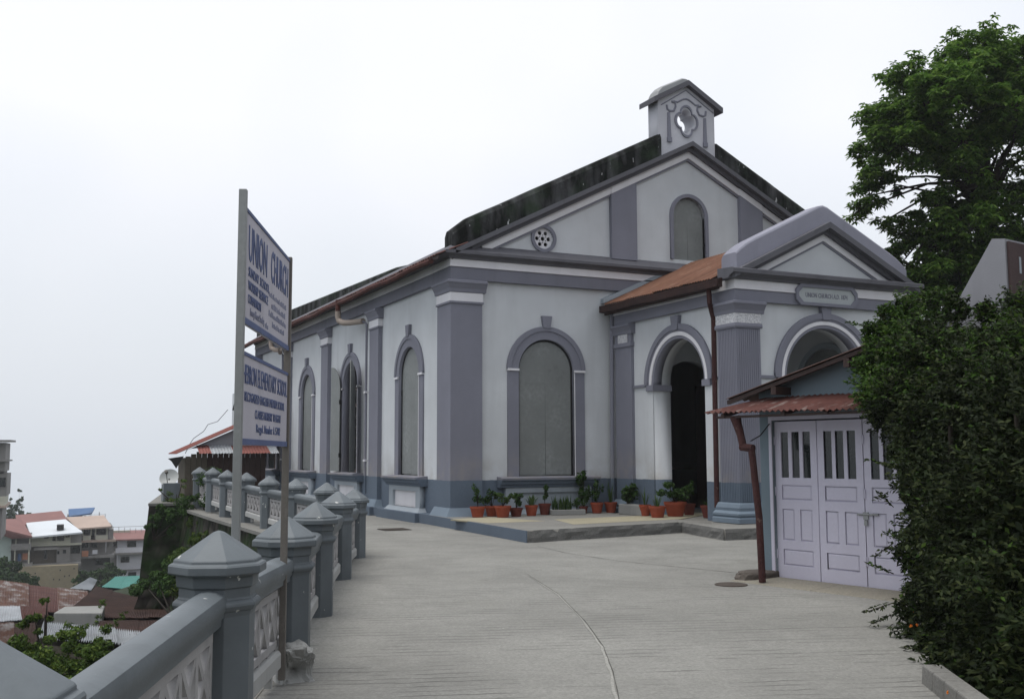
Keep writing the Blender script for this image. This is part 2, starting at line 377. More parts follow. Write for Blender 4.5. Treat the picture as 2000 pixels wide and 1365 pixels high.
def leaves(P, N, L, Wd, mat, name, parent=None, droop=.0, jit=.9):
    """P (n,3) centres, N (n,3) preferred outward normals -> one mesh of folded leaf quads"""
    n = len(P); P = np.asarray(P, float); N = np.asarray(N, float)
    N = N/np.maximum(np.linalg.norm(N, axis=1, keepdims=True), 1e-6) + rng.normal(0, jit*.6, (n, 3)); N /= np.maximum(np.linalg.norm(N, axis=1, keepdims=True), 1e-6)
    A = rng.normal(0, 1, (n, 3)); A[:, 2] -= droop; A -= N*(A*N).sum(1, keepdims=True); A /= np.maximum(np.linalg.norm(A, axis=1, keepdims=True), 1e-6)
    B = np.cross(N, A); l = L*rng.uniform(.6, 1.25, (n, 1)); wd = Wd*rng.uniform(.7, 1.2, (n, 1))
    V = np.empty((n, 4, 3)); V[:, 0] = P-A*l*.5; V[:, 1] = P+B*wd*.5+N*wd*.12; V[:, 2] = P+A*l*.5-N*l*.10; V[:, 3] = P-B*wd*.5+N*wd*.12
    return quads(V.reshape(-1, 3), n, mat, name, parent)
def quads(V, n, mat, name, parent=None):
    me = bpy.data.meshes.new(name); me.vertices.add(n*4); me.vertices.foreach_set('co', V.astype(np.float32).ravel())
    me.loops.add(n*4); me.loops.foreach_set('vertex_index', np.arange(n*4, dtype=np.int32))
    me.polygons.add(n); me.polygons.foreach_set('loop_start', np.arange(0, n*4, 4, dtype=np.int32)); me.polygons.foreach_set('loop_total', np.full(n, 4, dtype=np.int32))
    me.update(); me.validate(); return link(name, me, mat, parent)
def blob_points(c, rad, n, shell=.55):
    d = rng.normal(0, 1, (n, 3)); d /= np.linalg.norm(d, axis=1, keepdims=True)
    r = rng.uniform(shell, 1, (n, 1))**.6
    return np.asarray(c)+d*r*np.asarray(rad), d
def corrugated(p00, p10, p11, p01, n, amp, th=.006, along=2, sag=0, jag=0):
    """sheet with ribs running p00->p01, wave across p00->p10"""
    p00, p10, p11, p01 = map(Vector, (p00, p10, p11, p01)); nn = (p10-p00).cross(p01-p00).normalized()
    if nn.z < 0: nn = -nn
    V = []; m = n*4; js = [random.uniform(-jag, jag) for _ in range(m+1)]
    for k in (0, 1):
        for j in range(along+1):
            for i in range(m+1):
                a = i/m; b = j/along
                p = (p00*(1-a)+p10*a)*(1-b)+(p01*(1-a)+p11*a)*b
                e = js[i//8*8] if j in (0,) else 0
                p = p + (p00-p01).normalized()*e
                V.append(p + nn*(amp*math.sin(2*math.pi*a*n)-k*th-sag*math.sin(math.pi*b)))
    s_ = m+1; o = s_*(along+1); Fc = []
    for j in range(along):
        for i in range(m):
            q = (j*s_+i, j*s_+i+1, (j+1)*s_+i+1, (j+1)*s_+i); Fc.append(q); Fc.append(tuple(x+o for x in q[::-1]))
    for i in range(m):
        Fc.append((i+1, i, i+o, i+1+o)); t = along*s_; Fc.append((t+i, t+i+1, t+i+1+o, t+i+o))
    for j in range(along):
        Fc.append((j*s_, (j+1)*s_, (j+1)*s_+o, j*s_+o)); Fc.append(((j+1)*s_+m, j*s_+m, j*s_+m+o, (j+1)*s_+m+o))
    mb = MB(); mb.add(V, Fc); return mb

# ------------------------------------------------------------------ terrain and forecourt
GZ = -.22
FENCE = [(-10.0, -21.4), (-9.02, -18.75), (-7.96, -16.20), (-7.07, -14.0), (-6.13, -11.34), (-5.04, -8.41), (-4.0, -5.77), (-3.74, -3.22), (-3.74, -.95), (-3.76, 1.35), (-3.77, 3.75), (-3.78, 6.2), (-3.76, 8.45), (-3.75, 10.8)]
OUT = .36
edge = [(-14, -34), (-10.9, -22.2)] + [(x-OUT*.93, y+OUT*.34) for x, y in FENCE[1:7]] + [(x-OUT, y) for x, y in FENCE[7:]] + [(-4.1, 11.7), (-3.3, 16), (-2.6, 19), (-1.6, 24)]
poly = edge + [(-1, 27), (20, 30), (45, 30), (45, -34)]
xyz = lambda s_, d, z: Vector((s_, z, d))
g = link('ground', shape2d(poly, [], GZ-.06, GZ, lambda s_, d, z: Vector((s_, z, d))), 'ground'); tag(g, kind='structure')
def seg_dist(px, py, pts):
    best = np.full(px.shape, 1e9); inside = np.zeros(px.shape, bool); n = len(pts)
    for i in range(n):
        x0, y0 = pts[i]; x1, y1 = pts[(i+1) % n]; dx, dy = x1-x0, y1-y0
        t = np.clip(((px-x0)*dx+(py-y0)*dy)/(dx*dx+dy*dy+1e-9), 0, 1)
        best = np.minimum(best, np.hypot(px-x0-t*dx, py-y0-t*dy))
        c = ((y0 > py) != (y1 > py)) & (px < (x1-x0)*(py-y0)/((y1-y0) if y1 != y0 else 1e-9)+x0); inside ^= c
    return best, inside
def terrain():
    xs = np.concatenate([np.arange(-90, -22, 4.), np.arange(-22, 10, 1.), np.arange(10, 92, 5.)])
    ys = np.concatenate([np.arange(-40, 40, 1.), np.arange(40, 150, 3.), np.arange(150, 300, 12.)])
    X, Y = np.meshgrid(xs, ys); D, I = seg_dist(X, Y, poly)
    Z = np.interp(D, [0, .5, 1.5, 4, 12, 30, 70, 95, 122, 150, 260], [-3.0, -3.6, -4.0, -4.8, -6.2, -9.5, -13, -15.2, -15.2, -60, -150])
    for j in range(X.shape[0]):
        for i in range(X.shape[1]):
            Z[j, i] += .5*mnoise.noise((X[j, i]*.3, Y[j, i]*.3, 0))+.2*mnoise.noise((X[j, i]*.9, Y[j, i]*.9, 3))
    Z[I] = np.minimum(Z[I], -2.8)-np.minimum(D[I], 1)*.3
    ny, nx = X.shape; mb = MB(); mb.v = list(zip(X.ravel(), Y.ravel(), Z.ravel()))
    mb.f = [(j*nx+i, j*nx+i+1, (j+1)*nx+i+1, (j+1)*nx+i) for j in range(ny-1) for i in range(nx-1)]
    tag(mb.build('terrain', 'terrain', smooth=True, recalc=False), kind='structure')
terrain()
# unseen bank added behind the camera to darken the surfaces facing it
def shade_bank():
    xs = np.arange(-26, 46, 1.5); ys = np.arange(-52, -8, 1.5); X, Y = np.meshgrid(xs, ys)
    line = np.maximum(-25.5-Y, np.minimum((X-6)*.9, (-13.5-Y)*1.2)); Z = np.interp(line, [-1, 0, 2.5, 6, 16], [-1.5, GZ-.3, 3.6, 5.2, 7])
    for j in range(X.shape[0]):
        for i in range(X.shape[1]):
            if Z[j, i] > 0: Z[j, i] += min(Z[j, i], 3)*(.6*mnoise.noise((X[j, i]*.35, Y[j, i]*.35, 1))+.35*mnoise.noise((X[j, i]*.9, Y[j, i]*.9, 4)))
    ny, nx = X.shape; mb = MB(); mb.v = list(zip(X.ravel(), Y.ravel(), Z.ravel())); mb.f = [(j*nx+i, j*nx+i+1, (j+1)*nx+i+1, (j+1)*nx+i) for j in range(ny-1) for i in range(nx-1)]
    tag(mb.build('hillside', 'terrain', smooth=True, recalc=False), kind='structure')
shade_bank()
# retaining wall below the forecourt edge
def retaining():
    mb = MB(); pts = edge
    for i in range(len(pts)-1):
        a, b = Vector((*pts[i], 0)), Vector((*pts[i+1], 0)); t = (b-a).normalized(); n_ = Vector((-t.y, t.x, 0))
        k = max(1, int((b-a).length/.8))
        for j in range(k):
            p, q = a.lerp(b, j/k), a.lerp(b, (j+1)/k)
            f = lambda P, z, o: (P.x+n_.x*o, P.y+n_.y*o, z)
            mb.hexa([f(p, -5.5, .55), f(q, -5.5, .55), f(q, -5.5, -.4), f(p, -5.5, -.4), f(p, GZ-.075, -.06), f(q, GZ-.075, -.06), f(q, GZ-.075, -.4), f(p, GZ-.075, -.4)])
    tag(mb.build('retaining_wall', 'mossy'), 'dark mossy stone retaining wall below the railing', 'wall')
retaining()
# ledge of the parapet outside the railing
mb = MB()
for i in range(1, len(edge)-5):
    a, b = Vector((*edge[i], 0)), Vector((*edge[i+1], 0)); t = (b-a).normalized(); n_ = Vector((-t.y, t.x, 0))
    f = lambda P, z, o: (P.x+n_.x*o, P.y+n_.y*o, z)
    mb.hexa([f(a, GZ-.07, .07), f(b, GZ-.07, .07), f(b, GZ-.07, -.3), f(a, GZ-.07, -.3), f(a, GZ+.006, .07), f(b, GZ+.006, .07), f(b, GZ+.006, -.3), f(a, GZ+.006, -.3)])
lg = mb.build('ledge', 'slab', g)
# joints in the concrete
def strip(name, pix, wd, mat, dz):
    pts = [gnd(u, v, GZ+dz) for u, v in pix]; fine = []
    for i in range(len(pts)-1):
        for k in range(6): fine.append(pts[i].lerp(pts[i+1], k/6))
    fine.append(pts[-1]); mb = MB(); L_, R_ = [], []
    for i, p in enumerate(fine):
        t = (fine[min(i+1, len(fine)-1)]-fine[max(i-1, 0)]).normalized(); n_ = Vector((-t.y, t.x, 0)); j = random.uniform(-.5, .5)*wd
        ww = wd*random.uniform(.45, 1.2)
        L_.append(p+n_*(ww+j)); R_.append(p-n_*(ww-j))
    n = len(fine); mb.add(L_+R_, [(i, i+1, n+i+1, n+i) for i in range(n-1)]); return mb.build(name, mat, g)
strip('joint', [(1030, 1122), (1090, 1160), (1140, 1212), (1175, 1262), (1192, 1310), (1205, 1372)], .013, 'joint_light', .004)
strip('joint', [(1030, 1121), (1092, 1160), (1143, 1212), (1179, 1262), (1197, 1310), (1211, 1372)], .003, 'joint_dark', .007)
strip('joint', [(1050, 1066), (1110, 1080), (1210, 1095), (1320, 1106), (1420, 1116), (1490, 1124)], .008, 'joint_dark', .005)

# ------------------------------------------------------------------ church
ch = empty('church', (6.68, 10, 0), 'grey and white gabled church with arched windows, porch and small bellcote', 'church')
TF = lambda s_, d, z: Vector((s_, -d, z))            # facade: s = x, d = outwards
TS = lambda s_, d, z: Vector((-d, s_, z))            # long side: s = y
XP0, XP1, YP = 4.256, 9.104, -4.887
TPF = lambda s_, d, z: Vector((s_, YP-d, z))         # porch front
TPS = lambda s_, d, z: Vector((XP0-d, s_, z))        # porch side
WX, LY = 13.36, 21.15
REC = -.12
BAYS = [3.02, 8.08, 13.12, 18.2]
PILS = [(-.001, .83), (5.2, 5.97), (10.23, 11.01), (15.29, 16.05), (20.35, LY)]
ZS, RIN, ROUT = 3.37, .74, 1.03
# walls
CX0 = WX/2
hole = arch_outline(2.51, RIN+.02, ZS, .84)
door = arch_outline(6.68, 1.0, 2.75, .02)
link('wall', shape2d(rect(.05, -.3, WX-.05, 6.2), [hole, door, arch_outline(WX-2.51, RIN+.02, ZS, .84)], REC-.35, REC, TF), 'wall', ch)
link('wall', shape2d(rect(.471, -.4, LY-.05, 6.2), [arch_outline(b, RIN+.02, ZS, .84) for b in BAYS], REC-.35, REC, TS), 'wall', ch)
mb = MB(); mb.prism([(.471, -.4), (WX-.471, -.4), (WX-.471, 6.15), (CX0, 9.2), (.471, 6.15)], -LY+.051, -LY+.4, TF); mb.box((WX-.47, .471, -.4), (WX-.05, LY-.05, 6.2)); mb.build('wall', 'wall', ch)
mb = MB(); mb.box((.47, .47, -.35), (WX-.47, LY-.4, -.02)); mb.build('church_floor', 'dark', ch)
# pilasters
def pilaster(s0, s1, T, cap=(5.09, 4.89), zt=5.4, zb=0., proj=0., base=True, white=True, side=None, fl=False):
    """shaft with moulded capital, white necking band and flared base"""
    p = MB().box((s0, REC-.02, zb), (s1, proj, zt), T).build('pilaster', 'trim', ch)
    c1, c0 = cap
    e = .0
    pr = [(REC, c1+.012), (proj+.03, c1+.012), (proj+.045, c1+.09), (proj+.11, c1+.20), (proj+.13, c1+.215), (proj+.13, c1+.265), (proj+.06, c1+.30), (REC, c1+.30)]
    MB().sweep(pr, s0-.09, s1+.09, T).build('capital', 'trim', p)
    if white: MB().box((s0-.014, REC, c0), (s1+.014, proj+.014, c1), T).build('neck_band', 'white', p)
    MB().box((s0-.03, REC, c0-.05), (s1+.03, proj+.03, c0-.003), T).build('astragal', 'trim', p)
    if base:
        MB().hexa([T(s0-.12, REC, zb), T(s1+.12, REC, zb), T(s1+.12, proj+.12, zb), T(s0-.12, proj+.12, zb), T(s0-.02, REC, zb+.19), T(s1+.02, REC, zb+.19), T(s1+.02, proj+.02, zb+.19), T(s0-.02, proj+.02, zb+.19)]).build('base', 'pale_blue', p)
    return p
MAT['pale_blue'] = stucco('pale_blue_base', (.17, .215, .265), False, streak=.3)
# corner pilaster wraps both faces
p = MB().box((0, 0, 0), (.79, .83, 5.4)).build('pilaster', 'trim', ch)
def wrap(prof, x1, y1, x0=0, y0=0):
    """profile (out,z) wrapped round an outer corner at (x0,y0): along +x to x1 and +y to y1"""
    mb = MB(); n = len(prof); V = []
    for o, z in prof: V += [(x1, y0-o, z)]
    for o, z in prof: V += [(x0-o, y0-o, z)]
    for o, z in prof: V += [(x0-o, y1, z)]
    Fc = []
    for k in (0, 1): Fc += [(k*n+i, k*n+(i+1) % n, (k+1)*n+(i+1) % n, (k+1)*n+i) for i in range(n)]
    Fc += [tuple(range(n)), tuple(range(2*n, 3*n))[::-1]]
    mb.add(V, Fc); return mb
wrap([(-.1, 5.102), (.03, 5.102), (.045, 5.18), (.11, 5.29), (.13, 5.305), (.13, 5.355), (.06, 5.385), (-.1, 5.385)], .88, .92).build('capital', 'trim', p)
wrap([(-.1, 4.89), (.014, 4.89), (.014, 5.09), (-.1, 5.09)], .805, .845).build('neck_band', 'white', p)
wrap([(-.1, 4.84), (.03, 4.84), (.03, 4.887), (-.1, 4.887)], .82, .86).build('astragal', 'trim', p)
wrap([(-.1, 0), (.14, 0), (.02, .19), (-.1, .19)], .9, .94).build('base', 'pale_blue', p)
for s0, s1 in PILS[1:]: pilaster(s0, s1, TS, zb=.0)
pilaster(WX-.79, WX, TF)
# plinth of the long side
pl = MB(); pl.box((.95, REC, -.4), (LY, .16, .0), TS)
pl.build('plinth', 'blue', ch)
for s0, s1 in PILS[1:]: MB().box((s0-.2, .155, -.4), (s1+.2, .27, .004), TS).build('plinth_block', 'blue', ch)
# windows
def window(cx, T, mode, zb=.86, apron_base=0., white_panel=False, hidden=False):
    """surround with keystone, imposts, sill, panelled apron and two zinc shutters"""
    ring = [(cx-ROUT, zb)] + arc(cx, ZS, ROUT, math.pi, 0, 32) + [(cx+ROUT, zb), (cx+RIN, zb)] + arc(cx, ZS, RIN, 0, math.pi, 32) + [(cx-RIN, zb)]
    wn = link('window', shape2d(ring, [], REC-.2, REC+.035, T), 'trim', ch)
    rb = [(cx-ROUT-.02, ZS)] + arc(cx, ZS, ROUT+.02, math.pi, 0, 32) + arc(cx, ZS, ROUT-.09, 0, math.pi, 32)
    link('archivolt', shape2d(rb, [], REC, REC+.06, T), 'trim', wn)
    MB().prism([(cx-.09, ZS+ROUT-.02), (cx+.09, ZS+ROUT-.02), (cx+.135, ZS+ROUT+.27), (cx-.135, ZS+ROUT+.27)], REC, REC+.085, T).build('keystone', 'trim', wn)
    for sg in (-1, 1):
        a, b = sorted((cx+sg*(RIN-.0), cx+sg*(ROUT+.012))); MB().box((a, REC, ZS-.03), (b, REC+.07, ZS+.02), T).build('impost', 'white', wn)
        if (sg > 0) == (T is TF): MB().box((cx+sg*(RIN+.012)-.012, REC, zb), (cx+sg*(RIN+.012)+.012, REC+.045, ZS-.04), T).build('bead', 'white', wn)
    pr = [(REC, zb-.24), (.05, zb-.24), (.07, zb-.17), (.12, zb-.16), (.13, zb-.09), (.19, zb-.075), (.2, zb-.02), (REC, zb+.012)]
    MB().sweep(pr, cx-1.3, cx+1.3, T).build('sill', 'trim', wn)
    ap = MB().box((cx-1.13, REC, apron_base), (cx+1.13, .0, zb-.235), T)
    a_ = link('apron', shape2d(rect(cx-1.13, apron_base, cx+1.13, zb-.243), [rect(cx-.84, apron_base+.1, cx+.84, zb-.36)], REC, .02, T), 'pale', wn)
    MB().box((cx-.86, REC, apron_base+.08), (cx+.86, REC+.07, zb-.34), T).build('apron_panel', 'white' if white_panel else 'pale', wn)
    if apron_base < .1: MB().hexa([T(cx-1.25, REC, apron_base-.01), T(cx+1.25, REC, apron_base-.01), T(cx+1.25, .12, apron_base-.01), T(cx-1.25, .12, apron_base-.01), T(cx-1.14, REC, apron_base+.1), T(cx+1.14, REC, apron_base+.1), T(cx+1.14, .03, apron_base+.1), T(cx-1.14, .03, apron_base+.1)]).build('apron_foot', 'pale', wn)
    def leaf(sg, Tl, d0):
        if sg < 0: pts = [(cx-RIN+.045, zb+.04), (cx-.006, zb+.03)] + arc(cx, ZS, RIN-.045, math.pi/2, math.pi, 16)
        else: pts = [(cx+.006, zb+.04), (cx+RIN-.045, zb+.04)] + arc(cx, ZS, RIN-.045, 0, math.pi/2, 16)
        pts = [pts[0], pts[1]] + [q for q in pts[2:]]
        sh = link('shutter', shape2d(pts, [], d0, d0+.03, Tl), 'shutter', wn)
        for zz in (zb+.35, zb+1.25, zb+2.2): MB().box((min(cx, cx+sg*(RIN-.05)), d0+.03, zz), (max(cx, cx+sg*(RIN-.05)), d0+.034, zz+.018), Tl).build('seam', 'shutter', wn)
        for zz in (zb+.45, zb+2.05):
            e_ = cx+sg*(RIN-.015); MB().box((e_-.035, d0-.01, zz), (e_+.035, d0+.05, zz+.13), Tl).build('hinge', 'black', wn)
    if mode == 'closed':
        gk = [(cx-RIN, zb+.01)] + arc(cx, ZS, RIN, math.pi, 0, 24) + [(cx+RIN, zb+.01), (cx+RIN-.05, zb+.01)] + arc(cx, ZS, RIN-.05, 0, math.pi, 24) + [(cx-RIN+.05, zb+.01)]
        link('iron_frame', shape2d(gk, [], REC-.12, REC-.045, T), 'black', wn)  # black ring in place of the shaded gap around the shutters
        leaf(-1, T, REC-.09); leaf(1, T, REC-.09)
        MB().box((cx-RIN, REC-.17, zb), (cx+RIN, REC-.1, zb+.03), T).build('threshold', 'rock', wn)
    else:
        # leaves folded back against the wall, glazed dark frame inside
        for sg in (-1, 1):
            hx = cx+sg*RIN; ang = R(152 if sg < 0 else 174)
            def Tl(s_, d, z, hx=hx, sg=sg, ang=ang):
                ds = abs(s_-hx); o = (d-(REC-.02))
                return T(hx - sg*ds*math.cos(ang)*1 - 0*o, REC+.08+ds*math.sin(ang)+o*(-math.cos(ang)), z)
            leaf(sg, Tl, REC-.02)
    fr = arch_outline(cx, RIN, ZS, zb); inn = [rect(cx-RIN+.09, zb+.1, cx-.05, zb+1.95), rect(cx+.05, zb+.1, cx+RIN-.09, zb+1.95), rect(cx-RIN+.09, zb+2.05, cx-.05, zb+2.45), rect(cx+.05, zb+2.05, cx+RIN-.09, zb+2.45), [(cx-RIN+.1, ZS-.0)] + arc(cx, ZS, RIN-.1, math.pi, 0, 16)]
    link('frame', shape2d(fr, inn, REC-.28, REC-.2, T), 'darkwood', wn)
    MB().box((cx-RIN+.01, REC-.26, zb), (cx+RIN-.01, REC-.25, ZS+RIN-.1), T).build('pane', 'glass', wn)
    if mode == 'open':
        m2 = MB()
        for k in range(1, 6): m2.box((cx-RIN+.08, REC-.245, zb+.1+k*.31), (cx+RIN-.08, REC-.225, zb+.125+k*.31), T)
        for s_ in (-.38, .38): m2.box((cx+s_-.012, REC-.2455, zb+.1), (cx+s_+.012, REC-.2255, zb+1.95), T)
        m2.build('glazing_bar', 'darkwood', wn)
    return wn
window(2.51, TF, 'closed', apron_base=.02)
window(WX-2.51, TF, 'closed', apron_base=.02)
for i, b in enumerate(BAYS): window(b, TS, 'open' if i in (1, 3) else 'closed', apron_base=.0, white_panel=True)
for i, b in enumerate(BAYS): MB().box((b-1.45, .155, -.4), (b+1.45, .26, .0), TS).build('plinth_block', 'blue', ch)
# entablature
def entab(T, s0, s1, z0=5.4, dz=0):
    f = MB().box((s0, REC-.02, 5.4), (s1, 0, 5.69), T).build('frieze', 'trim_plain', ch)
    return f
prof_f = [(-.14, 5.4), (0, 5.4), (0, 5.688), (-.14, 5.688)]
wrap(prof_f, WX, LY).build('frieze', 'trim_plain', ch)
wrap([(-.14, 5.69), (.03, 5.69), (.03, 5.72), (.012, 5.725), (.012, 5.868), (-.14, 5.868)], WX, LY).build('white_course', 'white', ch)
wrap([(-.14, 5.87), (.05, 5.87), (.07, 5.91), (.17, 5.955), (.2, 5.965), (.2, 6.03), (.17, 6.05), (-.11, 6.25), (-.14, 6.25)], WX, LY).build('cornice', 'cornice', ch)
# gable
SL = .506; CX = WX/2
def gz(x): return 6.05+SL*min(x, WX-x)
tym = [(.35, 6.2), (WX-.35, 6.2), (CX, gz(CX)-.18)]
gwin = arch_outline(CX+.03, .50, 7.5, 6.35)
ocx, ocz = 2.46, 6.56
link('gable_wall', shape2d(tym, [gwin, arc(ocx, ocz, .26, 0, 2*math.pi, 28)[:-1]], REC-.35, REC, TF), 'wall', ch)
def rake(name, mat, off0, off1, d0, d1, xs=0.0):
    """band following both slopes between vertical offsets below the rake line"""
    mb = MB()
    for mir in (0, 1):
        f = (lambda x: x) if not mir else (lambda x: WX-x)
        P = [(xs, gz(xs)-off1), (xs, gz(xs)-off0), (CX, gz(CX)-off0), (CX, gz(CX)-off1)]
        mb.prism([(f(x), z) for x, z in P], d0, d1, TF)
    return mb.build(name, mat, ch)
rake('raking_cornice', 'cornice', 0, .12, REC, .2, .05)
rake('raking_cornice', 'cornice', .122, .22, REC, .07, .5)
rake('raking_band', 'white', .222, .40, REC, -.02, .8)
rake('raking_line', 'trim', .402, .455, REC, -.05, .95)
for a, b in ((4.32, 5.06), (WX-5.06, WX-4.32)):
    MB().prism([(a, 6.2), (b, 6.2), (b, gz(b)-.4), (a, gz(a)-.4)], REC, .0, TF).build('pilaster', 'trim', ch)
    MB().prism([(a, gz(a)-.398), (b, gz(b)-.398), (b, gz(b)-.21), (a, gz(a)-.21)], REC, .002, TF).build('pilaster_top', 'white', ch)
# oculus
oc = link('oculus', shape2d(arc(ocx, ocz, .34, 0, 2*math.pi, 32)[:-1], [arc(ocx, ocz, .26, 0, 2*math.pi, 32)[:-1]], REC-.1, REC+.05, TF), 'trim', ch)
holes = [arc(ocx+.155*math.cos(a), ocz+.155*math.sin(a), .052, 0, 2*math.pi, 10)[:-1] for a in [k*math.pi/3 for k in range(6)]] + [arc(ocx, ocz, .055, 0, 2*math.pi, 10)[:-1]]
holes += [arc(ocx+.09*math.cos(a), ocz+.09*math.sin(a), .02, 0, 2*math.pi, 6)[:-1] for a in [k*math.pi/3+math.pi/6 for k in range(6)]]
link('grille', shape2d(arc(ocx, ocz, .255, 0, 2*math.pi, 32)[:-1], holes, REC-.08, REC-.03, TF), 'white', oc)
# gable window
def gablewin():
    cx, zs, r0, r1, zb = CX+.03, 7.5, .5, .59, 6.35
    ring = [(cx-r1, zb)] + arc(cx, zs, r1, math.pi, 0, 24) + [(cx+r1, zb), (cx+r0, zb)] + arc(cx, zs, r0, 0, math.pi, 24) + [(cx-r0, zb)]
    wn = link('window', shape2d(ring, [], REC-.1, REC+.06, TF), 'trim', ch)
    for sg in (-1, 1):
        pts = ([(cx-r0+.02, zb), (cx-.004, zb)] + arc(cx, zs, r0-.02, math.pi/2, math.pi, 12)) if sg < 0 else ([(cx+.004, zb), (cx+r0-.02, zb)] + arc(cx, zs, r0-.02, 0, math.pi/2, 12))
        link('shutter', shape2d(pts, [], REC-.1, REC-.06, TF), 'shutter', wn)
gablewin()
# black-stained parapet along both slopes
def parapet(xa, xb, nm='parapet'):
    pts = []
    n = 14; mb = MB(); rs = []
    for i in range(n+1):
        x = xa+(xb-xa)*i/n; zb = gz(x)-.02; h = .62+.012*mnoise.noise((x*2, 0, 5))
        e = min(abs(x-min(xa, xb, key=lambda q: min(q, WX-q))), .25)/.25
        zt = zb+h-.12*(1-e)**2
        y0, y1 = -.02, .42
        rs.append([(x, y0, zb-.2), (x, y0, zt-.14), (x, y0+.05, zt-.03), (x, y0+.14, zt), (x, y1-.1, zt), (x, y1, zt-.12), (x, y1, zb-.2)])
    mb.rings(rs); return mb.build(nm, 'stained', ch)
parapet(.02, 5.82); parapet(WX-.02, 7.6)
# main roof
mb = MB()
mb.prism([(.0, 6.02), (.0, 6.1), (CX, 6.1+SL*CX), (CX, 6.02+SL*CX)], -LY, -.44, TF); mb.build('roof', 'roofdark', ch)
mb = MB(); mb.prism([(WX, 6.02), (WX, 6.1), (CX, 6.1+SL*CX), (CX, 6.02+SL*CX)], -LY, -.44, TF); mb.build('roof', 'roofdark', ch)
# upstand along the long eave, eave sheet, gutter, downpipes
mb = MB(); rs = []
for i in range(13):
    y = 3.2+(LY+1.2-3.2)*i/12; zt = 6.42+.028*(y-3.2)
    if i == 0: zt -= .1
    rs.append([(.3, y, 6.1), (.3, y, zt-.06), (.36, y, zt), (.6, y, zt), (.66, y, zt-.08), (.66, y, 6.1)])
mb.rings(rs); mb.build('roof_upstand', 'stained', ch)
yy = -.2
while yy < LY+.6:
    y2 = min(yy+2.6, LY+1.2); jz = random.uniform(-.015, .015)
    corrugated((-.40, yy, 5.90+jz), (-.40, y2+.06, 5.90+jz), (.36, y2+.06, 6.24), (.36, yy, 6.24), 16, .018, jag=.03).build('eave_sheet', 'rust_red', ch); yy = y2
for a, b in ((.1, 7.55), (7.7, 15.2), (15.3, LY+1.3)):
    mb = MB(); n = 7; path = [(-.44+.012*math.sin(i*2.1), a+(b-a)*i/10, 5.79+.02*math.sin(i*1.3)) for i in range(11)]
    mb.tube(path, .065, 8); mb.build('gutter', 'gutter', ch, smooth=True)
MB().box((-.38, -.16, 5.80), (-.355, LY+1.2, 5.90)).build('fascia', 'darkwood', ch)
for yk, big in ((7.62, 1), (16.3, 0)):
    d = MB(); d.tube([(-.44, yk, 5.9), (-.44, yk, 5.55)], .075, 10); dp = d.build('downpipe', 'gutter', ch, smooth=True)
    ye = 6.12 if big else 16.2-.05
    d = MB(); d.tube([(-.44, yk, 5.56), (-.44, yk, 5.4), (-.42, yk-.05, 5.28), (-.34, yk-.25, 5.2), (-.24, yk-.6, 5.17), (-.10, ye+.15, 5.14)], .085, 10); d.build('elbow', 'pinkpipe', dp, smooth=True)
    d = MB(); d.tube([(-.1, ye+.15, 5.13), (-.02, ye+.06, 5.05), (-.02, ye+.06, .3)], .035, 8); d.build('drop', 'trim', dp, smooth=True)
    for zz in (3.1, 1.2): MB().box((-.07, ye-.02, zz), (.12, ye+.14, zz+.05)).build('clamp', 'white', dp)
for y_, z_ in ((1.35, .95+.35), (4.55, 1.3)):
    MB().box((.085, y_, z_-.2), (.121, y_+.2, z_+.0)).build('vent_hook', 'black', ch) if False else None

# bellcote
BCX = 6.675
bx0, bx1, by0, by1 = 5.79, 7.56, .06, .52
TB = lambda s_, d, z: Vector((s_, by0-d, z))
qc = (6.66, 10.02)
def quatre(c, k):
    pts = []
    for a in range(48):
        t = 2*math.pi*a/48; r = k*(.86+.36*abs(math.cos(2*t))**.75); pts.append((c[0]+r*math.cos(t)*.92, c[1]+r*math.sin(t)*1.08))
    return pts
bz = lambda x: 10.44+(.62)*(1-abs(x-BCX)/1.05)
body = [(bx0, 9.0), (bx1, 9.0), (bx1, bz(bx1)-.06), (BCX, bz(BCX)-.1), (bx0, bz(bx0)-.06)]
bc = link('bellcote', shape2d(body, [quatre(qc, .245)], by0-by1, 0, TB), 'turret', ch)
link('opening_rim', shape2d(quatre(qc, .33), [quatre(qc, .285)], 0, .035, TB), 'trim', bc)
mb = MB()
for mir in (-1, 1):
    f = lambda x: BCX+mir*x
    mb.prism([(f(0), 10.96), (f(0), 11.10), (f(1.08), 10.50), (f(1.08), 10.36)], by0-by1-.12, .14, TB)
mb.build('bellcote_cornice', 'cornice', bc)
mb = MB(); rs = []
for x, z in ((-.88, 10.60), (-.83, 10.76), (-.7, 10.90), (-.05, 11.22), (.05, 11.22), (.7, 10.88), (.88, 10.64)):
    rs.append([(BCX+x, by0+.03, z-.3 if abs(x) < .8 else z-.1), (BCX+x, by0+.03, z-.04), (BCX+x, by0+.12, z), (BCX+x, by1-.04, z), (BCX+x, by1+.04, z-.06), (BCX+x, by1+.04, z-.3 if abs(x) < .8 else z-.1)])
mb.rings(rs); mb.build('bellcote_coping', 'rock_pale', bc) if 'rock_pale' in MAT else None
MAT['rock_pale'] = stucco('weathered_coping', (.34, .345, .35), False, streak=1.0)
mb.build('bellcote_coping', 'rock_pale', bc)
def orn(pts, r): 
    mb = MB(); mb.tube([TB(x, .0, z) for x, z in pts], r, 6); return mb.build('ornament', 'trim', bc, smooth=True)
cxq = BCX
orn([(bx0+.1, 10.36)] + [(BCX, 10.86)] + [(bx1-.02, 10.36)], .018)
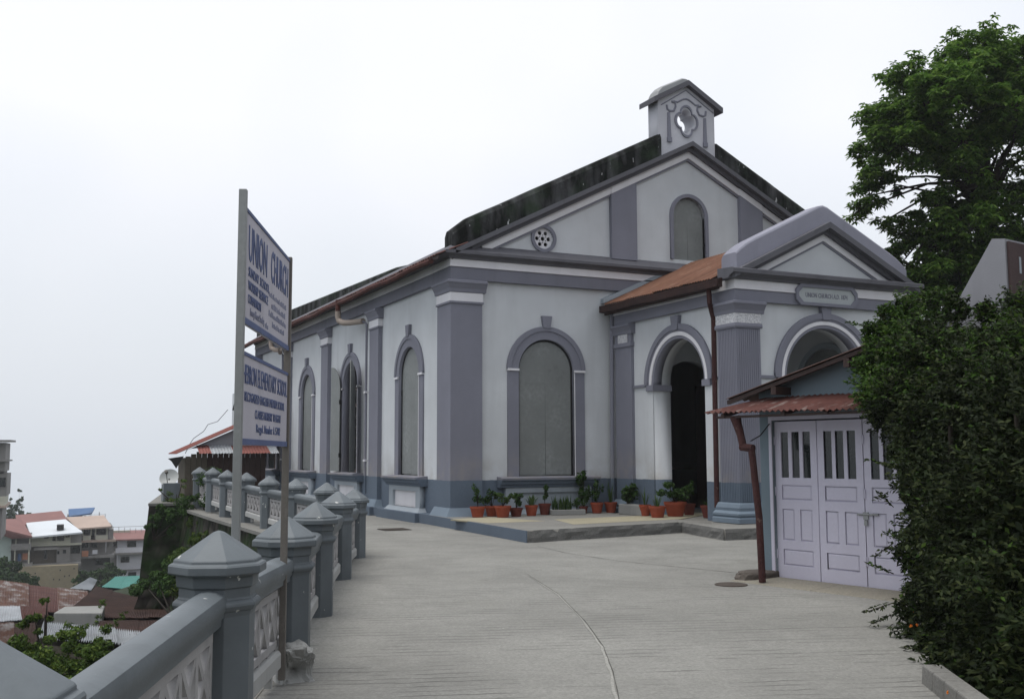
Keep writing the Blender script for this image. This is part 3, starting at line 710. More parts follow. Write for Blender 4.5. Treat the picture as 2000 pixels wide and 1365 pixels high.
for sg in (-1, 1):
    f = lambda x: cxq+sg*x*.88
    mb = MB(); mb.prism([(f(.58), 9.45), (f(.70), 9.45), (f(.68), 10.18), (f(.61), 10.18)], 0, .04, TB); mb.prism([(f(.57), 9.40), (f(.715), 9.40), (f(.715), 9.52), (f(.57), 9.52)], 0, .055, TB); mb.build('ornament', 'trim', bc)
    orn([(f(.70), 10.38), (f(.68), 10.27), (f(.60), 10.23), (f(.46), 10.25), (f(.39), 10.36), (f(.40), 10.47), (f(.53), 10.49)], .032)
orn([(cxq-.40, 10.51), (cxq-.28, 10.50), (cxq-.18, 10.56), (cxq-.08, 10.61), (cxq, 10.625), (cxq+.08, 10.61), (cxq+.18, 10.56), (cxq+.28, 10.50), (cxq+.40, 10.51)], .026)

# ------------------------------------------------------------------ porch (part of the church)
PZS = 2.96
sarch = arch_outline(-2.70, .99, PZS, -.02)
wy0, wy1 = YP+.04, -.1
psw = link('porch_wall', shape2d([(wy0, -.02), (wy1, -.02), (wy1, 4.98), (wy0, 4.98)], [sarch], -.55, -.10, TPS), 'wall', ch)
farch = arch_outline(6.68, 1.10, PZS, -.02)
link('porch_wall', shape2d([(XP0+.55, -.02), (XP1-.04, -.02), (XP1-.04, 4.98), (XP0+.55, 4.98)], [farch], -.55, -.10, TPF), 'wall', ch)
mb = MB(); mb.box((XP1-.5, YP+.55, -.02), (XP1-.04, -.1, 4.98)); mb.build('porch_wall', 'wall', ch)
mb = MB(); mb.box((XP0+.4, YP+.4, 4.6), (XP1-.1, -.12, 4.72)); mb.build('porch_ceiling', 'pale', ch)
# blind arch on the far inner wall, glimpsed through the front arch
TI = lambda s_, d, z: Vector((XP1-.5-d, s_, z))
bw = link('blind_arch', shape2d([(-3.75, 0)] + arc(-2.7, PZS, 1.05, math.pi, 0, 24) + [(-1.65, 0), (-1.78, 0)] + arc(-2.7, PZS, .92, 0, math.pi, 24) + [(-3.62, 0)], [], 0, .06, TI), 'pale', ch)
link('blind_shutter', shape2d(arch_outline(-2.7, .9, PZS, .1), [], 0, .03, TI), 'shutter', bw)
def arch_trim(cx, ri, ro, T, nm='porch_arch'):
    w_ = ro-ri
    def ringz(a, b): return arc(cx, PZS, b, math.pi, 0, 32) + arc(cx, PZS, a, 0, math.pi, 32)
    o = link(nm, shape2d(ringz(ro-.12, ro), [], -.10, -.02, T), 'trim', ch)
    link('inner_roll', shape2d(ringz(ro-.17, ro-.118), [], -.10, -.045, T), 'trim', o)
    link('white_ring', shape2d(ringz(ri+.05, ro-.172), [], -.10, -.05, T), 'white', o)
    link('inner_ring', shape2d(ringz(ri-.015, ri+.048), [], -.3, -.07, T), 'trim', o)
    MB().prism([(cx-.10, PZS+ro-.14), (cx+.10, PZS+ro-.14), (cx+.15, PZS+ro+.18), (cx-.15, PZS+ro+.18)], -.1, .0, T).build('keystone', 'trim', o)
    for sg in (-1, 1):
        a, b = sorted((cx+sg*(ri-.05), cx+sg*(ri+.24))); MB().box((a, -.552, PZS-.14), (b, -.03, PZS-.0), T).build('impost', 'trim', o)
    return o
o = arch_trim(-2.70, .99, 1.30, TPS)
MB().box((-1.4, -.11, PZS-.03), (-.88, -.06, PZS+.03), TPS).build('string_course', 'trim', o); MB().box((-4.3, -.11, PZS-.03), (-4.0, -.06, PZS+.03), TPS).build('string_course', 'trim', o)
for a_, b_ in ((-1.70, -1.42), (-3.98, -3.70)): MB().box((a_, -.12, -.01), (b_, -.072, PZS-.142), TPS).build('jamb_strip', 'wall', o)
o = arch_trim(6.68, 1.10, 1.40, TPF)
for a_, b_ in ((5.29, 5.57), (7.79, 8.07)): MB().box((a_, -.12, -.01), (b_, -.072, PZS-.142), TPF).build('jamb_strip', 'wall', o)
MB().box((4.9, -.11, PZS-.03), (5.28, -.06, PZS+.03), TPF).build('string_course', 'trim', o); MB().box((8.08, -.11, PZS-.03), (8.5, -.06, PZS+.03), TPF).build('string_course', 'trim', o)
# porch corner column (pier) with fluting
pc1, pc0 = 4.24, 4.04
pier = MB().box((XP0, YP, .0), (XP0+.62, YP+.62, 4.5)).build('pilaster', 'trim', ch)
fl = MB()
for k in range(11):
    t = .03+k*.052
    fl.box((XP0+t, YP-.012, .42), (XP0+t+.03, YP, 3.92)); fl.box((XP0-.012, YP+t, .42), (XP0, YP+t+.03, 3.92))
fl.build('fluting', 'trim', pier)
wrapP = lambda prof, e: wrap(prof, XP0+.62+e, YP+.62+e, XP0, YP)
wrapP([(-.1, pc1+.002), (.03, pc1+.002), (.045, pc1+.07), (.11, pc1+.17), (.13, pc1+.185), (.13, pc1+.23), (.06, pc1+.255), (-.1, pc1+.255)], .09).build('capital', 'trim', pier)
q = NT('embossed_white'); q.bump(q.noise(28, 3), 1.0, .04); MAT['embossed'] = q.done(q.mix(q.ramp(q.noise(28, 3), .4, .6), (.5, .5, .53), (.68, .68, .7)), .85, .2)
wrapP([(-.1, pc0), (.02, pc0), (.02, pc1), (-.1, pc1)], .02).build('neck_band', 'embossed', pier)
wrapP([(-.1, pc0-.1), (.03, pc0-.1), (.045, pc0-.06), (.03, pc0-.003), (-.1, pc0-.003)], .035).build('astragal', 'trim', pier)
wrapP([(-.1, 0), (.14, 0), (.14, .09), (.10, .12), (.13, .15), (.13, .19), (.06, .24), (.07, .30), (.045, .37), (.02, .40), (-.1, .40)], .12).build('base', 'pale_blue', pier)
# inner pilaster next to the facade
ip = MB().box((-.87, -.16, .0), (-.14, -.02, 4.5), TPS).build('pilaster', 'trim', ch)
MB().sweep([(-.16, pc1+.002), (.01, pc1+.002), (.025, pc1+.07), (.08, pc1+.17), (.1, pc1+.185), (.1, pc1+.23), (.03, pc1+.255), (-.16, pc1+.255)], -.95, -.1, TPS).build('capital', 'trim', ip)
MB().box((-.72, -.16, pc0), (-.3, -.005, pc1), TPS).build('neck_band', 'embossed', ip)
MB().box((-.9, -.16, pc0-.1), (-.12, .01, pc0-.003), TPS).build('astragal', 'trim', ip)
MB().sweep([(-.16, 0), (.1, 0), (.1, .1), (.06, .13), (.08, .19), (.02, .3), (-.16, .32)], -.98, -.125, TPS).build('base', 'pale_blue', ip)
MB().box((XP1-.62, YP+.001, 0), (XP1, YP+.62, 4.5)).build('pilaster', 'trim', ch)
# porch entablature
def pwrap(prof, yend=-.14):
    """(out,z) along the front and down the left side"""
    mb = MB(); n = len(prof); V = []
    for o_, z in prof: V.append((XP1+o_, yend, z))
    for o_, z in prof: V.append((XP1+o_, YP-o_, z))
    for o_, z in prof: V.append((XP0-o_, YP-o_, z))
    for o_, z in prof: V.append((XP0-o_, yend, z))
    Fc = []
    for k in range(3): Fc += [(k*n+i, k*n+(i+1) % n, (k+1)*n+(i+1) % n, (k+1)*n+i) for i in range(n)]
    Fc += [tuple(range(n)), tuple(range(3*n, 4*n))[::-1]]
    mb.add(V, Fc); return mb
pwrap([(-.12, 4.5), (0, 4.5), (0, 4.738), (-.12, 4.738)]).build('frieze', 'trim', ch)
pwrap([(-.12, 4.74), (.03, 4.74), (.03, 4.765), (.01, 4.77), (.01, 4.938), (-.12, 4.938)]).build('white_course', 'white', ch)
mb = MB(); mb.sweep([(-.3, 4.94), (.06, 4.94), (.08, 4.98), (.2, 5.03), (.23, 5.04), (.23, 5.12), (.2, 5.14), (-.3, 5.17)], XP0-.2, XP1+.22, TPF); mb.build('cornice', 'cornice', ch)
# porch pediment and parapet
PCX = 6.68; PSL = .487
def pz(x): return 5.10+PSL*(2.42-abs(x-PCX)) - .03
ped = [(XP0+.2, 5.1), (XP1-.2, 5.1), (PCX, pz(PCX)-.12)]
link('pediment', shape2d(ped, [], -.5, -.08, TPF), 'wall', ch)
def prake(name, mat, o0, o1, d0, d1, half):
    mb = MB()
    for sg in (-1, 1):
        x0 = PCX+sg*half; mb.prism([(x0, pz(x0)-o1), (x0, pz(x0)-o0), (PCX, pz(PCX)-o0), (PCX, pz(PCX)-o1)], d0, d1, TPF)
    return mb.build(name, mat, ch)
prake('raking_cornice', 'cornice', -.06, .07, -.3, .2, 2.55)
prake('raking_cornice', 'cornice', .072, .16, -.3, .06, 2.2)
prake('raking_band', 'white', .162, .31, -.3, -.03, 2.05)
prake('raking_line', 'trim', .312, .36, -.3, -.06, 1.75)
def pparapet():
    mb = MB(); rs = []
    for x in [-2.36, -2.34, -2.25, -2.1, -1.9, -1.2, -.6, -.12, 0, .12, .6, 1.2, 1.9, 2.1, 2.25, 2.34, 2.36]:
        X = PCX+x; zb = pz(X)+.02; h = .50
        e = max(0, (abs(x)-1.95)/.42); zt = min(pz(X), pz(PCX)-.03)+h-.10*e*e
        y0, y1 = YP-.0, YP+.5
        rs.append([(X, y0, zb-.12), (X, y0, zt-.05), (X, y0+.02, zt-.01), (X, y0+.08, zt), (X, y1-.06, zt), (X, y1, zt-.08), (X, y1, zb-.12)])
    mb.rings(rs); mb.build('parapet', 'lilac', ch)
pparapet()
# porch roof: individual corrugated sheets on the visible slope
ys = [-.05-.0, -1.1, -2.2, -3.3, -4.36]
for i in range(4):
    jz = random.uniform(0, .012)
    corrugated((XP0-.22, ys[i]+.03, 5.02+jz), (XP0-.22, ys[i+1]-.03, 5.0+jz), (PCX, ys[i+1]-.03, 6.27+jz), (PCX, ys[i]+.03, 6.27+jz), 12, .016, jag=.02).build('roof_sheet', 'rust_orange', ch)
    corrugated((XP1+.22, ys[i]+.03, 5.02+jz), (XP1+.22, ys[i+1]-.03, 5.0+jz), (PCX, ys[i+1]-.03, 6.27+jz), (PCX, ys[i]+.03, 6.27+jz), 8, .016).build('roof_sheet', 'rust_orange', ch)
MB().hexa([(XP0-.22, -.03, 5.06), (5.75, -.03, 5.83), (5.75, .2, 5.85), (XP0-.22, .2, 5.08), (XP0-.22, -.03, 5.17), (5.75, -.03, 5.94), (5.75, .2, 5.96), (XP0-.22, .2, 5.19)]).build('flashing', 'pale', ch)
MB().box((XP0-.20, -4.6, 4.76), (XP0-.16, -.02, 4.99)).build('fascia', 'darkwood', ch)
mb = MB(); mb.rings([[(XP0-.33+.012*math.sin(k*2.2), y_, 4.79+dz_), (XP0-.205, y_, 4.78+dz_), (XP0-.205, y_, 4.97+dz_), (XP0-.33+.012*math.sin(k*2.2), y_, 4.95+dz_)] for k, (y_, dz_) in enumerate([(-.0, .03), (-.8, .015), (-1.6, .02), (-2.4, .0), (-3.2, .01), (-4.0, -.01), (-4.75, .0)])]); mb.build('gutter', 'oldgutter', ch)
dp = MB().tube([(XP0-.22, -4.3, 4.86), (XP0-.20, -4.3, 4.5), (XP0-.06, -4.18, 4.33), (XP0-.02, -4.18, 4.2), (XP0-.02, -4.15, .28)], .055, 10).build('downpipe', 'pipe', ch, smooth=True)
MB().tube([(XP0-.02, -.10, 4.9), (XP0-.02, -.07, 4.7), (XP0-.06, -.07, .2)], .05, 8).build('downpipe', 'trim', ch, smooth=True)
# plaque
def plaque():
    x0, x1, z0, z1, c = 5.86, 7.46, 4.54, 4.90, .12
    octo = lambda e: [(x0-e+c, z0-e), (x1+e-c, z0-e), (x1+e, z0-e+c), (x1+e, z1+e-c), (x1+e-c, z1+e), (x0-e+c, z1+e), (x0-e, z1+e-c), (x0-e, z0-e+c)]
    pq = link('plaque', shape2d(octo(.045), [octo(-.02)], .0, .07, TPF), 'trim', ch)
    link('tablet', shape2d(octo(-.018), [], .0, .035, TPF), 'pale2', pq)
    link('inscription', text_mesh('UNION CHURCH A.D. 1874', 1, x0+.22, z0+.13, .035, TPF, width=1.16, height=.10, depth=.006, bold=.012), 'trim', pq)
MAT['pale2'] = stucco('tablet_paint', (.42, .45, .46), False, streak=.4)
plaque()
# main door leaves inside the porch (open into the dark nave)
dl = MB().box((5.62, .44, 0), (5.68, 1.35, 3.2)).build('door_leaf', 'darkwood', ch)
MB().box((7.68, .44, 0), (7.74, 1.35, 3.2)).build('door_leaf', 'darkwood', ch)
# rear vestry behind the nave with its dark hanging eave
vs_ = MB().box((.25, LY+.02, -.4), (6, LY+6, 4.2)).build('vestry_wall', 'wall', ch)
MB().hexa([(-.42, 23.6, 3.3), (7, 23.2, 3.3), (7, 28, 3.3), (1.2, 28, 3.3), (.12, 23.7, 5.3), (6, 23.7, 5.3), (6, 27, 5.3), (1.2, 27, 5.3)]).build('vestry_roof', 'roofdark', ch)

# ------------------------------------------------------------------ platform before the facade
A = gnd(862, 1005, 0); B = gnd(1030, 1036, 0); Cc = gnd(1338, 1018, 0); Dp = gnd(1332, 1026, -.04)
pf = link('platform', shape2d([(-.14, .95), (-.2, -.5), (B.x, B.y), (3.55, -3.95), (3.9, -4.4), (3.9, -.1), (9.4, -.1), (9.4, .6), (.6, .6), (.6, .95)], [], GZ-.1, 0, lambda s_, d, z: Vector((s_, z, d))), 'slab'); tag(pf, kind='structure')
E1 = gnd(1404, 1035, -.03); E2 = gnd(1480, 1023, -.03)
link('step', shape2d([(3.52, -3.93), (3.1, -5.9), (5.2, -6.05), (9.6, -5.9), (9.6, -.2), (3.9, -.2), (3.9, -3.95)], [], GZ-.1, -.012, lambda s_, d, z: Vector((s_, z, d))), 'slab', pf)
def rough_edge(pts, z0, z1, name):
    mb = MB()
    for i in range(len(pts)-1):
        a, b = Vector((*pts[i], 0)), Vector((*pts[i+1], 0)); k = int((b-a).length/.12)+1; t = (b-a).normalized(); n_ = Vector((t.y, -t.x, 0)); V = []
        rows = 5
        for j in range(k+1):
            p = a.lerp(b, j/k)
            for r_ in range(rows):
                z = z0+(z1-z0)*r_/(rows-1); o_ = .022+.028*mnoise.noise((p.x*5, p.y*5, z*9))+(.02 if r_ == 0 else 0)-(.018 if r_ == rows-1 else 0)
                V.append(p+n_*o_+Vector((0, 0, z)))
        mb.add(V, [(j*rows+r_, (j+1)*rows+r_, (j+1)*rows+r_+1, j*rows+r_+1) for j in range(k) for r_ in range(rows-1)])
    return mb.build(name, 'slabside', pf, recalc=False)
rough_edge([(B.x, B.y), (3.55, -3.95)], GZ-.05, .0, 'worn_edge')
rough_edge([(3.50, -3.95), (3.1, -5.9), (5.2, -6.05), (9.6, -5.9)], GZ-.05, -.012, 'worn_edge')
tb = Vector((B.x, B.y, 0)); ta = Vector((-.2, -.5, 0))
mb = MB(); t = (tb-ta).normalized(); n_ = Vector((t.y, -t.x, 0))*(1 if Vector((t.y, -t.x, 0)).x < 0 else -1)
mb.hexa([ta+Vector((0, 0, GZ-.2)), tb+Vector((0, 0, GZ-.2)), tb+n_*.02+Vector((0, 0, GZ-.2)), ta+n_*.02+Vector((0, 0, GZ-.2)), ta+Vector((0, 0, -.004)), tb+Vector((0, 0, -.004)), tb+n_*.02+Vector((0, 0, -.004)), ta+n_*.02+Vector((0, 0, -.004))]); mb.build('painted_edge', 'blue', pf)
MB().hexa([(-.16, .95, GZ-.2), (-.12, .95, GZ-.2), (-.18, -.5, GZ-.2), (-.222, -.5, GZ-.2), (-.16, .95, -.004), (-.12, .95, -.004), (-.18, -.5, -.004), (-.222, -.5, -.004)]).build('painted_edge', 'blue', pf)
def floor_patch(pix, nm='floor_tile'):
    P = [gnd(u, v, .004) for u, v in pix]; mb = MB(); mb.hexa([Vector((p.x, p.y, -.02)) for p in P]+P); return mb.build(nm, 'tile', pf)
floor_patch([(880, 1014), (955, 1021), (1065, 1017), (955, 1009)])
floor_patch([(1120, 1023.5), (1330, 1013), (1400, 1000), (1082, 1014)])

# ------------------------------------------------------------------ railing
rail = empty('balustrade', (-6.1, -11, GZ), 'grey green railing of capped posts and white lattice above the drop', 'railing')
def oct_ring(h, z, ph=math.pi/8): 
    r = h/math.cos(math.pi/8); return [(r*math.cos(ph+k*math.pi/4), r*math.sin(ph+k*math.pi/4), z) for k in range(8)]
def post_meshes():
    m1 = MB(); m1.rings([oct_ring(h, z) for h, z in ((.2, -.1), (.2, .72), (.207, .74), (.207, .81), (.20, .815), (.20, .865), (.212, .87), (.218, .93), (.235, .945))])
    m2 = MB(); m2.rings([oct_ring(h, z) for h, z in ((.25, .935), (.258, .945), (.258, .98), (.25, .99), (.232, .995), (.232, 1.01), (.222, 1.018), (.11, 1.095), (.03, 1.15), (.006, 1.158))])
    m3 = MB(); m3.rings([oct_ring(h, z) for h, z in ((.2, .745), (.218, .75), (.232, .775), (.23, .79), (.215, .803), (.2, .805))])
    return m1, m2, m3
ms = post_meshes(); base_objs = None
def post(x, y, ang, k=1.0, zoff=0.):
    global base_objs
    if base_objs is None:
        a = ms[0].build('post', 'fence', None, bevel=.006); b = ms[1].build('post_cap', 'fence', None, bevel=.006); c = ms[2].build('collar', 'fence', None, bevel=.005); base_objs = (a, b, c); src = None
        objs = [a, b, c]
    else:
        objs = [o_.copy() for o_ in base_objs]
        for o_ in objs: COL.objects.link(o_); o_.parent = None
    Mx = Matrix.Translation((x, y, GZ+zoff)) @ Matrix.Rotation(ang, 4, 'Z') @ Matrix.Diagonal((k, k, 1 if k == 1 else .98, 1))
    for i, o_ in enumerate(objs):
        o_.matrix_basis = Mx
    put(objs[0], rail)
    for o_ in objs[1:]: o_.parent = objs[0]; o_.matrix_parent_inverse = parent_world(objs[0]).inverted()
    return objs[0]
ubox = None
def bar(p, q, wd, dp, up, mat, parent, name='bar'):
    """box from p to q, in-plane width wd, depth dp; shared unit mesh"""
    global ubox
    if ubox is None:
        ubox = bpy.data.meshes.new('bar'); mb = MB(); mb.box((-.5, -.5, -.5), (.5, .5, .5)); ubox.from_pydata(mb.v, [], mb.f); ubox.materials.append(MAT['lattice'])
    p, q = Vector(p), Vector(q); t = (q-p); L = t.length; t.normalize(); n_ = up; w_ = n_.cross(t).normalized()
    Mx = Matrix((t*L, w_*wd, n_*dp)).transposed().to_4x4(); Mx.translation = (p+q)/2
    o_ = bpy.data.objects.new(name, ubox); COL.objects.link(o_); o_.matrix_basis = Mx; put(o_, parent); return o_
def bar_mb(mb, p, q, wd, dp, n_):
    p, q = Vector(p), Vector(q); t = (q-p).normalized(); w_ = n_.cross(t).normalized()*wd/2; d_ = n_*dp/2
    mb.hexa([p-w_-d_, p+w_-d_, p+w_+d_, p-w_+d_, q-w_-d_, q+w_-d_, q+w_+d_, q-w_+d_])
heights = [0, 0, .085, .02, 0, 0, -.06, -.02, .0, .02, .06, .09, .13, .12]
for i, (x, y) in enumerate(FENCE):
    a = FENCE[max(i-1, 0)]; b = FENCE[min(i+1, len(FENCE)-1)]; ang = math.atan2(b[1]-a[1], b[0]-a[0])
    post(x, y, ang, .92 if i < 6 else .88, heights[i])
for i in range(len(FENCE)-1):
    P, Q = Vector((*FENCE[i], GZ+heights[i])), Vector((*FENCE[i+1], GZ+heights[i+1])); t = (Q-P).normalized(); n_ = Vector((-t.y, t.x, 0)).normalized(); L = (Q-P).length
    e0, e1 = .17, L-.17
    T = lambda s_, d, z: P+t*s_+n_*d+Vector((0, 0, z))
    prof = [(-.062, .67), (.062, .67), (.064, .70), (.076, .715), (.078, .735), (.088, .75), (.09, .79), (.078, .822), (.04, .843), (0, .848), (-.04, .843), (-.078, .822), (-.09, .79), (-.088, .75), (-.078, .735), (-.076, .715), (-.064, .70)]
    rr = MB().sweep(prof, e0, e1, T).build('handrail', 'fence', rail, smooth=True)
    near = i < 6
    x0, x1 = e0+.03, e1-.03; zt, zb = .655, .25
    pn = MB().sweep([(-.055, .10), (.055, .10), (.055, .20), (.035, .225), (-.035, .225), (-.055, .20)], e0, e1, T).build('bottom_rail', 'bottomrail', rail, bevel=.008)
    for k in range(2): MB().box((x0+(x1-x0)*(.25+.5*k)-.025, -.025, 0), (x0+(x1-x0)*(.25+.5*k)+.025, .025, .1), T).build('foot', 'bottomrail', pn)
    nc = max(5, round((x1-x0)/.31)); cw = (x1-x0)/nc
    mbp = MB(); bars = []
    bar_mb(mbp, T(x0, 0, zt-.035), T(x1, 0, zt-.035), .05, .055, n_); bar_mb(mbp, T(x0, 0, zb+.02), T(x1, 0, zb+.02), .05, .05, n_)
    for k in range(nc+1):
        for z0, z1 in ((.225, zb), (zt-.02, .668)): bar_mb(mbp, T(x0+k*cw, 0, z0), T(x0+k*cw, 0, z1), .05, .045, n_)
    for k in range(nc+1):
        bars.append((T(x0+k*cw, 0, zb+.04), T(x0+k*cw, 0, zt-.055), .052))
    for k in range(nc):
        a, b = x0+k*cw+.012, x0+(k+1)*cw-.012
        bars.append((T(a, 0, zb+.04), T(b, 0, zt-.055), .040)); bars.append((T(b, 0, zb+.04), T(a, 0, zt-.055), .040))
    if near:
        lp = mbp.build('lattice_frame', 'lattice', rail)
        for j, (p_, q_, w_) in enumerate(bars): bar(p_, q_, w_, .040+.003*(j % 3), n_, None, lp)
    else:
        for j, (p_, q_, w_) in enumerate(bars): bar_mb(mbp, p_, q_, w_, .040+.003*(j % 3), n_)
        mbp.build('lattice_panel', 'lattice', rail)

# ------------------------------------------------------------------ sign
DL, DR = 5.85, 7.55
def Lp(v): return at(474, v, DL)
l0, r0 = at(471, 700, DL), at(563, 700, DR)
SL_, SR_ = Vector((l0.x, l0.y, 0)), Vector((r0.x, r0.y, 0)); sd = (SR_-SL_); SW = sd.length; sd.normalize(); sn = Vector((sd.y, -sd.x, 0))
TSG = lambda s_, d, z: SL_+sd*s_+sn*d+Vector((0, 0, z))
sg = empty('sign', (SR_.x, SR_.y, GZ), 'two stacked white boards with blue lettering on two steel poles by the railing', 'sign')
zL = lambda v: at(471, v, DL).z
def zz(vl, vr): return (at(474, vl, DL).z+at(565, vr, DR).z)/2
topz, b1z, b2z, b3z = zz(393, 505), zz(622, 690), zz(678, 733), zz(862, 877)
MB().box((-.021, -.03, GZ-.6), (.021, .014, zL(362)), TSG).build('pole', 'pole', sg, bevel=.004)
MB().box((SW-.022, -.03, GZ+.05), (SW+.022, .016, topz+.02), TSG).build('pole', 'poledark', sg, bevel=.004)
def board(z0, z1, nm):
    b = MB().box((.028, -.018, z0), (SW-.024, .0, z1), TSG).build(nm, 'board', sg)
    MB().box((.028, 0, z0), (SW-.024, .006, z0+.035), TSG).build('blue_border', 'signblue', b); MB().box((.028, 0, z1-.02), (SW-.024, .006, z1), TSG).build('blue_border', 'signblue', b)
    return b
ub = board(b1z, topz, 'board'); lb = board(b3z, b2z, 'board')
H1 = topz-b1z; H2 = b2z-b3z; WB = SW-.052
def wr(par, txt, fx, fz, fw, fh, H, z0, mat='signblue', bold=.0):
    ws = txt.split(' '); tot = sum(len(w_)+.0 for w_ in ws)+.7*(len(ws)-1); x = fx
    for w_ in ws:
        ww = fw*len(w_)/tot; low = any(ch_ in w_ for ch_ in 'ygp'); link('lettering', text_mesh(w_, 1, .028+x*WB, z0+(fz-(.25*fh if low else 0))*H, .001, TSG, width=ww*WB, height=fh*H*(1.25 if low else 1), depth=.003, bold=bold), mat, par); x += ww+fw*.7/tot
wr(ub, 'UNION', .07, .56, .37, .32, H1, b1z, bold=.012); wr(ub, 'CHURCH', .53, .56, .43, .32, H1, b1z, bold=.012)
wr(ub, 'SUNDAY SCHOOL', .075, .43, .42, .085, H1, b1z); wr(ub, 'WORSHIP SERVICE', .075, .31, .40, .085, H1, b1z); wr(ub, 'COMMUNION', .075, .195, .25, .08, H1, b1z)
wr(ub, 'Every First Sunday', .12, .095, .28, .07, H1, b1z, 'signfaint', 0)
def smudge(par, fx, fz, fw, fh, H, z0):
    x = fx
    while x < fx+fw:
        w_ = random.uniform(.008, .02); h_ = fh*random.uniform(.5, 1)
        MB().box((.028+x*WB, 0, z0+fz*H), (.028+(x+w_)*WB, .003, z0+(fz+h_)*H), TSG).build('faded_stroke', 'signfaint', par); x += w_+random.uniform(.008, .018)
for row in ((.50, .43, .40), (.56, .33, .34), (.50, .24, .42), (.58, .15, .30), (.42, .10, .08)): smudge(ub, row[0], row[1]-.02, row[2], .06, H1, b1z)
wr(lb, 'HEBRON ELEMENTARY SCHOOL', .02, .66, .96, .21, H2, b3z, bold=.0)
wr(lb, 'RECOGNIZED ENGLISH MEDIUM SCHOOL', .05, .47, .87, .105, H2, b3z); wr(lb, 'CLASSES NURSERY TO EIGHT', .25, .30, .58, .10, H2, b3z); wr(lb, 'Regd. Number A 5782', .28, .14, .54, .10, H2, b3z, 'signblue', 0)
# broken concrete footing of the pole
def lump(name, c, rad, seed, mat, label=None, cat=None, hollow=None, sub=3):
    bm = bmesh.new(); bmesh.ops.create_icosphere(bm, subdivisions=sub, radius=1)
    for v in bm.verts:
        q_ = v.co.copy(); sq = Vector([math.copysign(abs(a)**.55, a) for a in q_]); k = 1+.24*mnoise.noise(q_*1.6+Vector((seed, 0, 0)))+.12*mnoise.noise(q_*4+Vector((0, seed, 0)))+.06*mnoise.noise(q_*11+Vector((0, seed, 5)))
        p_ = Vector((sq.x*rad[0], sq.y*rad[1], sq.z*rad[2]))*k
        if hollow:
            d_ = (p_-Vector(hollow[:3])).length
            if d_ < hollow[3]: p_ += (Vector((0, .1, 0))-p_)*.75*(1-d_/hollow[3])
        v.co = Vector(c)+p_
    me = bpy.data.meshes.new(name); bm.to_mesh(me); bm.free(); o_ = link(name, me, mat)
    if label: tag(o_, label, cat)
    return o_
rb = gnd(578, 1345, GZ)
lump('concrete_footing', (rb.x+.05, rb.y+.33, GZ+.08), (.14, .24, .17), 3, 'rubble', 'broken lump of concrete at the foot of the sign pole', 'footing', (.0, -.26, -.02, .2), 5)

# ------------------------------------------------------------------ garage
ga = R(-10.9); ge = Vector((-math.sin(ga), -math.cos(ga), 0)); gn = Vector((-math.cos(ga), math.sin(ga), 0))   # ge along wall to the camera, gn outwards
G0 = Vector((-.01, -11.08, 0))
TG = lambda s_, d, z: G0+ge*s_+gn*d+Vector((0, 0, z))
gr = empty('garage', (.5, -12.5, GZ), 'small grey blue garage with lilac panelled folding doors and rusty awning', 'garage')
LW = .668; DT = 1.80; DB = GZ+.02
S1 = 4*LW+.1
vz = lambda s_: 2.12+.25*(s_+.45)
ridge = 2.0
outl = [(-.2, GZ-.1), (S1+1.2, GZ-.1), (S1+1.2, vz(ridge)-.25*(S1+1.2-ridge)), (ridge, vz(ridge)), (-.2, vz(-.2))]
link('wall', shape2d(outl, [rect(.0, GZ-.05, 4*LW, DT+.05)], -.2, 0, TG), 'hut', gr)
MB().box((-.2, -5, GZ-.1), (-.0, -.201, vz(-.2)), TG).build('wall', 'hut', gr); MB().box((S1+1.0, -5, GZ-.1), (S1+1.2, -.201, 2.1), TG).build('wall', 'hut', gr); MB().box((-.0, -5, GZ-.1), (S1+1.0, -4.8, 2.2), TG).build('wall', 'hut', gr)
for a, b, za, zb_ in ((-.55, ridge, vz(-.55), vz(ridge)), (S1+1.5, ridge, vz(ridge)-.25*(S1+1.5-ridge), vz(ridge))):
    corrugated(TG(a, .25, za+.02), TG(a, -5.1, za+.02), TG(b, -5.1, zb_+.02), TG(b, .25, zb_+.02), 40, .016).build('roof_sheet', 'rust_brown', gr)
MB().hexa([TG(-.55, .17, vz(-.55)-.05), TG(ridge, .17, vz(ridge)-.05), TG(ridge, .23, vz(ridge)-.05), TG(-.55, .23, vz(-.55)-.05), TG(-.55, .17, vz(-.55)-.0), TG(ridge, .17, vz(ridge)), TG(ridge, .23, vz(ridge)), TG(-.55, .23, vz(-.55))]).build('bargeboard', 'darkwood', gr)
for s_ in (.25, 1.35): MB().box((s_, 0, vz(s_)-.16), (s_+.08, .3, vz(s_)-.06), TG).build('purlin_end', 'darkwood', gr)
